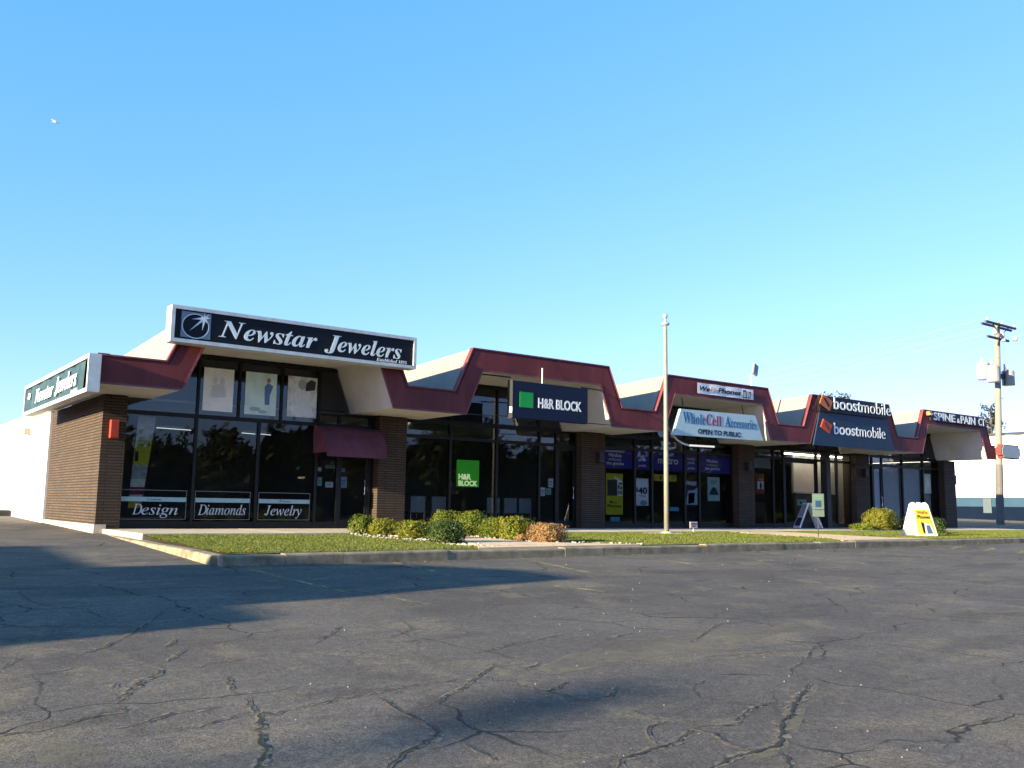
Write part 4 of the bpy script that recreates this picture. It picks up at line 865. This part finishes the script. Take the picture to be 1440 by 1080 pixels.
# signpost
zb = zL(20.45, -7.22)
t = thing('post_sign', 'pale green sign with a blue symbol on a thin dark post', 'sign', (20.45, -7.22, zb))
MB().tube([(20.45, -7.2, zb-.1), (20.45, -7.2, 1.05)], .014, 8).build('post', DARK, t)
PG = col('pale green sign face', (.10, .135, .115)); rx = Vector((.86, -.51, 0)); nx2 = Vector((-.51, -.86, 0))
def panel(mb, c, hw_, z0, z1, off_, m, thick=.006):
    c = Vector(c); P = [c - rx*hw_ + nx2*off_, c + rx*hw_ + nx2*off_]
    a = [(P[0].x, P[0].y, z0), (P[1].x, P[1].y, z0), (P[1].x, P[1].y, z1), (P[0].x, P[0].y, z1)]
    b = [tuple(Vector(q) - nx2*thick) for q in a]
    mb.poly(a, m); mb.poly(b[::-1], m)
    for i in range(4): j = (i+1) % 4; mb.poly([a[j], a[i], b[i], b[j]], m)
mb = MB(); panel(mb, (20.45, -7.2, 0), .155, .66, 1.06, .040, 0); panel(mb, (20.45, -7.2, 0), .155, .48, .645, .040, 0); mb.build('sign_face', PG, t)
mb = MB(); panel(mb, (20.45, -7.2, 0), .075, .72, .88, .046, 0); mb.build('symbol', col('blue symbol', (.018, .05, .10)), t)
mb = MB(); panel(mb, (20.45, -7.2, 0), .11, .985, 1.01, .046, 0); panel(mb, (20.45, -7.2, 0), .11, .93, .95, .046, 0); mb.build('lettering', col('green print', (.10, .22, .16)), t)
# yard sign
t = thing('yard_sign', 'little white yard sign with red print on a thin stake right of the flagpole', 'sign', (19.85, -3.55, -.05))
MB().box(19.69, 19.99, -3.56, -3.548, .09, .27).build('sign_board', col('white yard sign', (.55, .53, .52)), t)
MB().tube([(19.84, -3.545, -.12), (19.84, -3.545, .26)], .016, 6).build('stake', FRM, t)
mb = MB(); mb.box(19.73, 19.96, -3.564, -3.561, .19, .235); mb.box(19.74, 19.92, -3.564, -3.561, .13, .165); mb.build('print', col('dull red print', (.30, .06, .07)), t)
# A-frame boards
def aframe(lab, c, zb, ang, wd, h, spread, mats, draw):
    """two leaning panels; ang = direction (degrees) the front panel faces"""
    t = thing('sandwich_board', lab, 'sign', (c[0], c[1], zb)); n = Vector((math.cos(R(ang)), math.sin(R(ang)), 0)); w_ = Vector((-n.y, n.x, 0)); parts = []
    for s_, nm in ((1, 'front_panel'), (-1, 'rear_panel')):
        up = (Vector((0,0,h)) - n*s_*(spread/2-.03)).normalized(); Ln = math.hypot(h, spread/2-.03)
        o = Vector((c[0], c[1], zb)) + n*s_*spread/2; rt = w_*s_
        nn = rt.cross(up)
        M4 = Matrix(((rt.x, up.x, nn.x, o.x), (rt.y, up.y, nn.y, o.y), (rt.z, up.z, nn.z, o.z), (0,0,0,1)))
        bm = bmesh.new(); bmesh.ops.create_cube(bm, size=1)
        for v_ in bm.verts: v_.co = (v_.co.x*wd, Ln/2+v_.co.y*(Ln-.06)-.0, v_.co.z*.045)
        for v_ in bm.verts:
            if v_.co.y > Ln/2: v_.co.x *= .76
        bmesh.ops.bevel(bm, geom=bm.edges[:], offset=.012, segments=2, affect='EDGES')
        mb = MB(); mb.addbm(bm, 0, M4); p = mb.build(nm, mats[0], t); parts.append((p, M4, Ln, s_))
    return t, parts
def on(mb, M4, poly, m, z=.026): mb.poly([tuple(M4 @ Vector((x, y, z))) for x, y in poly], m)
PLW = M('white moulded plastic', (.72, .71, .68), .45, .05, 4); SBY = col('yellow board print', (.62, .44, .045), .45)
ax_, ay_ = 24.78, -7.42; zb = zL(ax_, ay_)
t, ps = aframe('white sandwich board with a yellow phone poster on the lawn', (ax_, ay_), zb-.01, -108, .74, .94, .58, [PLW], None)
for p, M4, Ln, s_ in ps:
    mb = MB(); on(mb, M4, [(-.30, .07), (.30, .07), (.245, Ln-.20), (-.245, Ln-.20)], 0); mb.build('poster', SBY, t)
    if s_ > 0:
        mb = MB()
        on(mb, M4, [(-.05, .08), (.26, .08), (.19, .36), (-.02, .40)], 0, .029); on(mb, M4, [(.02, .10), (.20, .10), (.15, .33), (.03, .33)], 1, .032); on(mb, M4, [(-.12, .12), (-.06, .09), (-.03, .39), (-.13, .43)], 2, .031)
        mb.build('phone_picture', [col('pale phone', (.5, .5, .5)), col('phone screen blue', (.05, .10, .18)), INK], t)
        mb = MB(); R3 = M4.to_3x3()
        for s2, x, y, w_, h_, m_ in (('WeFix', -.19, .645, .38, .10, 0), ('Phones', -.205, .515, .43, .105, 1)): text(mb, s2, M4 @ Vector((x, y, .029)), R3 @ Vector((1,0,0)), R3 @ Vector((0,1,0)), w=w_, h=h_, m=m_, fat=.02, depth=.003)
        mb.build('lettering', [col('brown ink', (.25, .08, .01)), INK], t)
    for sx in (-.2, 0, .2):
        mb = MB()
        bm = bmesh.new(); bmesh.ops.create_cube(bm, size=1)
        for v_ in bm.verts: v_.co = (sx+v_.co.x*(.10 if sx else .12), Ln-.035+v_.co.y*.10, v_.co.z*.05)
        bmesh.ops.bevel(bm, geom=bm.edges[:], offset=.02, segments=2, affect='EDGES'); mb.addbm(bm, 0, M4)
        mb.build('top_handle', PLW, t)
GRB = M('grey aluminium board', (.74, .75, .76), .5, .1, 4)
t, ps = aframe('grey sandwich board with a dark lower panel on the pavement', (28.45, -1.1), -.005, 149, .60, .94, .86, [GRB], None)
for p, M4, Ln, s_ in ps:
    mb = MB(); on(mb, M4, [(-.23, .10), (.23, .10), (.22, .42), (-.22, .42)], 0); mb.build('dark_poster', col('dark blue board print', (.025, .03, .08)), t)
    mb = MB(); on(mb, M4, [(-.215, .45), (.215, .45), (.18, Ln-.1), (-.18, Ln-.1)], 0); mb.build('pale_poster', col('grey board print', (.30, .34, .38)), t)

# ------------------------------------------------------------------ bushes
def bush(name, lab, x, y, rx_, ry_, h, mat, n, ls, lump=.12, boxy=2.6, group='clipped bushes by the shop entrance', seed=0):
    rg = random.Random(seed); zb = zL(x, y); t = thing(name, lab, 'bush', (x, y, zb), group); mb = MB()
    ph = [(rg.uniform(0, 6.28), rg.uniform(0, 6.28), rg.uniform(2, 5), rg.uniform(2, 5)) for _ in range(4)]
    for i in range(n):
        a = rg.uniform(0, 2*math.pi); cz_ = rg.uniform(-.75, 1)
        q = math.sqrt(1-cz_*cz_); d = Vector((q*math.cos(a), q*math.sin(a), cz_))
        l = (abs(d.x)**boxy+abs(d.y)**boxy+abs(d.z)**boxy)**(-1/boxy)
        r_ = l*(rg.random()**.16)*(1+lump*sum(math.sin(p[0]+p[2]*d.x+p[3]*d.z)*math.cos(p[1]+p[3]*d.y) for p in ph)/2)
        if rg.random() < .08: r_ *= rg.uniform(1.05, 1.22)
        c = Vector((x+d.x*rx_*r_, y+d.y*ry_*r_, zb+h*.46+d.z*h*.54*r_))
        if i % 4 == 0: c = Vector((x, y, zb+h*.46)) + (c-Vector((x, y, zb+h*.46)))*.72
        if c.z < zb+.01: continue
        nrm = (d + Vector((rg.gauss(0, .6), rg.gauss(0, .6), rg.gauss(.2, .6)))).normalized()
        u = nrm.orthogonal().normalized(); u = (Matrix.Rotation(rg.uniform(0, 6.28), 3, nrm) @ u); v_ = nrm.cross(u); s_ = ls*rg.uniform(.6, 1.3)*(2.4 if i % 4 == 0 else 1)
        mb.poly([c-u*s_*.9, c+v_*s_*.38, c+u*s_*1.1, c-v_*s_*.38])
    mb.build('foliage', mat, t); mb = MB()
    for i in range(6):
        a = i*1.05; mb.tube([(x+.03*math.cos(a), y+.03*math.sin(a), zb-.05), (x+rx_*.45*math.cos(a), y+ry_*.45*math.sin(a), zb+h*.5), (x+rx_*.7*math.cos(a+.3), y+ry_*.7*math.sin(a+.3), zb+h*.72)], [.016, .010, .004], 5)
    for i in range(1): mb.build('branches', M('twig bark', (.06, .045, .03), .9, .2, 20), t)
    return t
YG = leaf_mat('yellow green leaves', ((.138, .146, .008), (.068, .084, .006), (.175, .165, .010)), .25)
GG = leaf_mat('green yellow leaves', ((.104, .132, .008), (.048, .072, .006), (.138, .148, .010)), .25)
DG = leaf_mat('dark green leaves', ((.030, .056, .006), (.016, .030, .004), (.050, .078, .008)), .15)
BRN = leaf_mat('dead brown leaves', ((.23, .125, .045), (.13, .075, .030), (.30, .17, .06)), .15)
BR = leaf_mat('bright clipped leaves', ((.150, .145, .010), (.10, .105, .010), (.17, .155, .014)), .22)
bush('bush', 'small yellow-green bush at the far left end of the hedge row', 9.48, -3.55, .29, .29, .42, GG, 2300, .024, seed=1)
bush('bush', 'low yellow-green bush second from the left in the hedge row', 9.62, -4.25, .31, .31, .35, YG, 2300, .024, seed=2)
bush('bush', 'boxy yellow-green bush left of the dark round bush', 9.44, -5.75, .34, .34, .36, YG, 2600, .024, boxy=4, seed=3)
bush('bush', 'dark green round bush at the front of the bed', 9.22, -7.30, .34, .34, .42, DG, 4200, .024, lump=.04, seed=4)
bush('bush', 'tall yellow-green bush at the back, just behind the dark round bush', 11.6, -3.5, .34, .34, .54, GG, 2600, .026, seed=5)
bush('bush', 'tall spiky green bush right of the dark round bush', 11.55, -4.65, .37, .37, .56, GG, 3000, .027, lump=.18, seed=6)
bush('bush', 'low rounded green bush between the tall bush and the one with tan tips', 11.6, -5.45, .33, .33, .45, GG, 2500, .025, seed=7)
bush('bush', 'wide yellow-green bush with tan tips left of the brown bush', 11.45, -6.35, .38, .38, .48, YG, 3000, .026, lump=.16, seed=8)
bush('bush', 'dead brown clipped bush beside the entrance path', 11.45, -7.45, .36, .36, .38, BRN, 4200, .021, lump=.05, boxy=3.4, seed=9)
bush('bush', 'tiny tan tuft at the foot of the bush with tan tips', 11.18, -6.95, .12, .12, .16, BRN, 400, .014, seed=10)
bush('bush', 'bright clipped round bush in front of the end shop', 30.15, -2.9, .60, .60, .80, BR, 5200, .030, lump=.03, group='bushes before the end shop', seed=11)
bush('bush', 'low yellow-green bush left of the bright round bush', 29.05, -2.9, .42, .45, .27, GG, 1400, .03, group='bushes before the end shop', seed=12)
bush('bush', 'small half hidden bush behind the sandwich board with the phone', 32.3, -3.0, .48, .48, .58, GG, 1500, .03, group='bushes before the end shop', seed=13)
bush('bush', 'low dark bush between the bright round bush and the sandwich board', 31.7, -2.75, .40, .40, .30, DG, 900, .03, group='bushes before the end shop', seed=14)
bush('bush', 'dark bush cut by the right edge of the view', 28.0, -6.05, .35, .35, .50, DG, 1800, .028, group='bushes before the end shop', seed=15)

# ------------------------------------------------------------------ background
t = thing('warehouse', 'white building with a blue lower band beyond the right end of the stores', 'building', (68, 8, -.3))
WHB = M('white metal siding', (.72, .71, .68), .7, .05, .8); 
mb = MB(); mb.box(68, 100, 2, 70, 1.82, 6.05); mb.build('wall', WHB, t)
mb = MB(); mb.box(67.97, 100, 1.97, 70, 1.15, 1.819); mb.build('blue_band', M('steel blue paint', (.030, .062, .100), .8, .1, 1, spec=.1), t)
mb = MB(); mb.box(67.94, 100, 1.94, 70, -.8, 1.149); mb.build('shade_band', M('shaded blue paint', (.004, .009, .022), .9, .12, 1, spec=.05), t)  # navy painted in as the shadow over the lower part of the blue
mb = MB(); mb.box(67.9, 100.1, 1.9, 70.1, 6.052, 6.2); mb.build('coping', WHB, t)
MB().box(67.9, 67.935, 11.9, 12.5, .7, 1.75).build('wall_panel', col('pale panel', (.07, .09, .105)), t)
mb = MB(); mb.bevbox(70, 73, 10, 13, 6.21, 6.6, .05); mb.build('roof_unit', DARK, t)
ws = thing('wheel_stop', 'pale concrete wheel stop in front of the white and blue building', 'wheel stop', (60, 10, -.1)); MB().bevbox(59.9, 60.1, 6.6, 10.2, -.30, .02, .03).build('block', CON, ws)
# utility pole
PX, PY = 52.0, 3.3
t = thing('utility_pole', 'weathered wooden utility pole with crossarms and three transformers at the right', 'utility pole', (PX, PY, -.3))
WOOD = M('sun bleached pole wood', (.205, .180, .150), .85, .15, 3, dirt=(.12, .10, .08), dirt_amt=.6, dscale=1.5); WDK = M('dark crossarm wood', (.075, .065, .06), .85, .2, 6)
MB().tube([(PX-.66, PY, -.5), (PX-.28, PY, 5), (PX+.22, PY, 11.25)], [.19, .17, .14], 12).build('pole', WOOD, t, smooth=True)
MB().tube([(PX-.64, PY, -.3), (PX-.40, PY, 3.3)], [.21, .19], 12).build('pole_shade', M('shaded pole foot', (.10, .09, .085), .8, .15, 3), t)  # dark sleeve standing in for the shadow on the pole's foot
def arm(z, x0, x1, yo, dz): return MB().tube([(x0, PY+yo, z+dz), (x1, PY+yo, z-dz)], .075, 6)
arm(11.10, 50.5, 53.9, -.2, .0).build('crossarm', WDK, t); arm(11.10, 50.9, 54.3, .22, .0).build('crossarm', WDK, t); arm(10.28, 50.6, 53.0, -.2, .0).build('crossarm', WDK, t)
mb = MB(); mb.tube([(51.3, PY-.2, 11.05), (PX+.2, PY-.18, 10.5)], .03, 5); mb.build('brace', WDK, t); MB().tube([(53.1, PY-.2, 11.05), (PX+.2, PY-.18, 10.5)], .03, 5).build('brace', WDK, t)
PORC = col('white porcelain', (.32, .32, .32), .3)
for x, z in ((51.3, 10.55), (52.1, 10.5), (52.2, 10.25), (53.6, 10.45)): MB().lathe([(.05, z-.12), (.13, z-.08), (.14, z+.05), (.09, z+.14), (.03, z+.2)], x, PY-.3, 10).build('insulator', PORC, t)
for x, z in ((50.7, 11.27), (52.4, 11.27), (53.8, 11.27)): MB().lathe([(.03, z-.12), (.07, z-.06), (.07, z+.02), (.04, z+.08)], x, PY-.2, 8).build('insulator', M('grey insulator', (.3, .3, .32), .4), t)
TRF = M('pale transformer paint', (.26, .255, .235), .5, .08, 3)
for x, y, z0, z1, rd in ((50.95, PY-.25, 7.75, 8.65, .34), (51.4, PY+.5, 8.0, 8.95, .34), (52.95, PY-.1, 7.75, 8.6, .33)):
    tr = MB().lathe([(rd*.9, z0), (rd, z0+.04), (rd, z1-.12), (rd*1.05, z1-.1), (rd*.9, z1), (rd*.2, z1+.06)], x, y, 18).build('transformer', TRF, t, smooth=False)
    MB().lathe([(.05, z1+.06), (.08, z1+.12), (.05, z1+.26), (.02, z1+.34)], x-.1, y, 8).build('bushing', PORC, tr)
mb = MB(); mb.box(51.2, 52.7, PY-.12, PY+.1, 8.1, 8.35); mb.build('mount', DARK, t); MB().tube([(52.2, PY-.25, 7.7), (52.25, PY-.25, 8.9)], .05, 6).build('conduit', DARK, t)
WIRE = M('weathered wire', (.20, .21, .22), .6)
def wire(lab, a, b, sag, r_=.014, cat='wire', grp='power lines'):
    a, b = Vector(a), Vector(b); P = [tuple(a.lerp(b, i/24) - Vector((0, 0, sag*4*(i/24)*(1-i/24)))) for i in range(25)]
    w_ = MB().tube(P, r_, 5).build('power_line', WIRE, None, a); tag(w_, lab, cat, grp); return w_
for k, (x, z) in enumerate(((50.7, 11.3), (52.4, 11.2), (50.7, 10.4))):
    wire('thin overhead wire running left from the utility pole, %s of three' % ('highest', 'middle', 'lowest')[k], (x, PY, z), (x+6, PY+62, z-1.0), 1.2, .012)
wire('service wire running down to the right from the utility pole', (52.1, PY, 7.0), (60, PY-16, 4.0), .5, .016)
wire('low cable running right from the utility pole near the sign box', (52.0, PY, 5.0), (66, PY-14, 4.6), .3, .02); wire('short cable running from the utility pole toward the last bay', (52.0, PY, 5.1), (41, 9, 3.3), .2, .016)

# trees
def tree(name, lab, x, y, z0, h, cr, mat, n, ls, seed, group, trunk_h=.35, rot=0):
    rg = random.Random(seed); t = thing(name, lab, 'tree', (x, y, z0), group); tm = M('grey brown bark', (.085, .065, .05), .9, .25, 6, bmp=.4, bscale=25)
    mb = MB(); tips = []
    mb.tube([(x, y, z0-.2), (x+.1, y, z0+h*trunk_h), (x-.05, y+.1, z0+h*.62), (x, y, z0+h*.9)], [h*.024, h*.018, h*.011, h*.003], 9)
    for i in range(16):
        a = i*2.4+rg.uniform(-.3, .3); zz_ = z0+h*(trunk_h+.035*i); l = cr*(1.0-.035*i)*rg.uniform(.7, 1.0)
        e = (x+l*math.cos(a), y+l*math.sin(a), min(zz_+h*.16*rg.uniform(.6, 1.4), z0+h*.98)); m_ = (x+.5*l*math.cos(a), y+.5*l*math.sin(a), zz_+h*.04)
        mb.tube([(x, y, zz_-h*.03), m_, e], [h*.010, h*.006, h*.002], 6); tips += [(e, cr*.34), (m_, cr*.24)]
    mb.build('trunk', tm, t); mb = MB(); tips.append(((x, y, z0+h*.93), cr*.30))
    for i in range(n):
        c, r_ = tips[rg.randrange(len(tips))]
        d = Vector((rg.gauss(0, 1), rg.gauss(0, 1), rg.gauss(0, .8))).normalized()*r_*(rg.random()**.4)*rg.uniform(.7, 1.25)
        p = Vector(c)+d; nrm = Vector((rg.gauss(0, 1), rg.gauss(0, 1), rg.gauss(.5, 1))).normalized(); u = nrm.orthogonal().normalized(); v_ = nrm.cross(u); s_ = ls*rg.uniform(.5, 1.3)
        mb.poly([p-u*s_, p+v_*s_*.5, p+u*s_, p-v_*s_*.5])
    mb.build('crown', mat, t); return t
TG = leaf_mat('autumn green leaves', ((.085, .080, .018), (.045, .055, .014), (.10, .085, .02)), .2)
TD = leaf_mat('dark tree leaves', ((.035, .048, .014), (.018, .028, .010), (.05, .055, .016)), .2)
tree('tree', 'yellowish treetop showing above the roof behind the channel letters', 78.0, 31.3, -.4, 12.0, 2.2, TG, 3000, .16, 21, 'trees beyond the stores')
tree('tree', 'dark tree showing at the right end of the last bay', 134.0, 44.0, -.4, 16.5, 2.0, TD, 1500, .22, 22, 'trees beyond the stores')
ta = tree('street_tree', 'broad street tree across the lot, facing the corner store', 29.5, -62, -1.0, 8.0, 3.4, TD, 3200, .42, 23, 'street trees across the lot, seen only as reflections', .22)
for i, (x, y, s_) in enumerate(((46, -66, 1.25), (52, -62, 1.15), (61, -70, 1.45), (71, -63, 1.2), (83, -70, 1.5), (95, -64, 1.15), (108, -70, 1.5), (122, -66, 1.3), (138, -70, 1.5), (156, -68, 1.4))):
    c = copy_tree(ta); c.location = (x, y, -1.0); c.scale = (s_,)*3; c.rotation_euler.z = i*1.3; c['label'] = 'street tree across the lot, %s from the corner store' % ('second third fourth fifth sixth seventh eighth ninth tenth eleventh twelfth'.split()[i])
rg = random.Random(5); mb = MB()
def top(x): return (6.6 if x < 40 else 9.5)+1.1*math.sin(x*.31)+.8*math.sin(x*.83+1)+.5*math.sin(x*2.1)
xs_ = [-20+2*i for i in range(106)]
for a, b in zip(xs_[:-1], xs_[1:]): mb.poly([(b, -78, -1), (a, -78, -1), (a, -78, top(a)-.9), (b, -78, top(b)-.9)]); mb.poly([(b, -80, -1), (a, -80, -1), (a, -78, top(a)-.9), (b, -78, top(b)-.9)][::-1])
for i in range(15000):
    x = rg.uniform(-20, 190); t_ = top(x); y = rg.uniform(-79.5, -75); z = -1.0+(t_+1)*rg.random()**.7*rg.uniform(.9, 1.12); p = Vector((x, y, z)); nrm = Vector((rg.gauss(0, 1), rg.gauss(.6, 1), rg.gauss(.3, 1))).normalized(); u = nrm.orthogonal().normalized(); v_ = nrm.cross(u); s_ = rg.uniform(.25, .6)
    mb.poly([p-u*s_, p+v_*s_*.56, p+u*s_, p-v_*s_*.56])
struct(mb.build('distant_woods', TD), 'stuff')

# unseen building and added lamp shape, made to shade the lot
nb = thing('shade_building', 'unseen building left of the lot, its roofline shaped to cast the shadow', 'building', (-34, -11, -.6))
NX = -12.0                                           # its roofline is shaped to cast the dark outline on the lot
def roof(w_, xe, z): return (w_, (xe-NX)*TAN+z)
prof = [(-14.75, -1.6), roof(-14.75, .2, -.42), roof(-14.29, 1.12, -.41), roof(-13.99, 3.32, -.39), roof(-13.02, 3.34, -.36), roof(-12.98, 4.6, -.36), roof(-12.75, 6.04, -.35), roof(-12.54, 8.32, -.34), roof(-11.36, 8.40, -.31), roof(-10.17, 7.17, -.27), roof(-9.74, 6.56, -.26), roof(-8.95, 4.4, -.24), roof(-8.9, 2.95, -.24), roof(-4.45, 2.85, -.11), (-4.45, -1.6)]
A_ = [(NX, w_+DY*NX, h_) for w_, h_ in prof]; B_ = [(NX-7, w_+DY*(NX-7), h_) for w_, h_ in prof]; mb = MB()
mb.poly(A_); mb.poly(B_[::-1])
for i in range(len(prof)): j = (i+1) % len(prof); mb.poly([A_[j], A_[i], B_[i], B_[j]])
nb.location = (NX, -11, -.6); ORG[nb.name] = (NX, -11, -.6)
mb.build('wall', M('shade building tan', (.28, .22, .17), .9, .15, 2), nb); MB().box(NX+.01, NX+.05, -12, -10.9, -.8, 1.5).build('door', DARK, nb)  # wall and door of the added, unseen shade building
LX = -42.0; LY = -17.57+DY*LX; hz = (3.45-LX)*TAN-.5  # unseen post and heads, added and sized to cast the soft foreground shadows
lp = thing('soft_shadow_caster', 'unseen two-headed lamp shape left of the lot, added for two soft shadows', 'shadow caster', (LX, LY, -1))
MB().tube([(LX, LY, -1), (LX, LY, hz-.2)], [.05, .035], 10).build('pole', BRZ, lp)  # post of the added shadow caster
MB().box(LX-.25, LX+.35, LY-.24, LY+.24, hz-.08, hz+.10).build('lamp_head', BRZ, lp); MB().box(LX-1.35, LX-.85, LY-.50, LY-.16, hz-.10, hz+.04).build('lamp_head', BRZ, lp)  # heads of the added shadow caster, no real lamps
MB().tube([(LX-1.0, LY-.2, hz-.05), (LX, LY, hz-.05)], .02, 6).build('arm', BRZ, lp)  # arm of the added shadow caster
# gull
gx, gy, gz = 8.811, 33.78, 21.62
t = thing('gull', 'white gull gliding high in the sky at the upper left', 'bird', (gx, gy, gz)); GS = .72; GW = col('white feathers', (.75, .75, .75), .7); GD = col('grey feathers', (.20, .21, .24), .7)
mb = MB(); mb.tube([(gx-.24, gy+.05, gz+.02), (gx-.17, gy+.03, gz+.03), (gx-.05, gy, gz+.01), (gx+.10, gy-.02, gz-.01), (gx+.24, gy-.04, gz-.02)], [.012, .04, .062, .05, .012], 8); mb.build('body', GW, t, smooth=True)
MB().poly([(gx-.04, gy, gz+.03), (gx+.07, gy, gz+.02), (gx+.02, gy+.1, gz+.17), (gx-.16, gy+.16, gz+.24), (gx-.34, gy+.2, gz+.27), (gx-.18, gy+.1, gz+.15)]).build('wing', GW, t)
MB().poly([(gx-.04, gy, gz+.02), (gx+.07, gy-.02, gz+.01), (gx+.22, gy-.12, gz-.01), (gx+.42, gy-.25, gz-.14), (gx+.22, gy-.16, gz-.02), (gx+.04, gy-.1, gz+.05)]).build('wing', GD, t)
MB().poly([(gx+.2, gy-.03, gz-.01), (gx+.33, gy-.01, gz-.03), (gx+.33, gy-.09, gz-.035), (gx+.2, gy-.05, gz-.02)]).build('tail', GW, t)

t.scale = (.72, .72, .72)
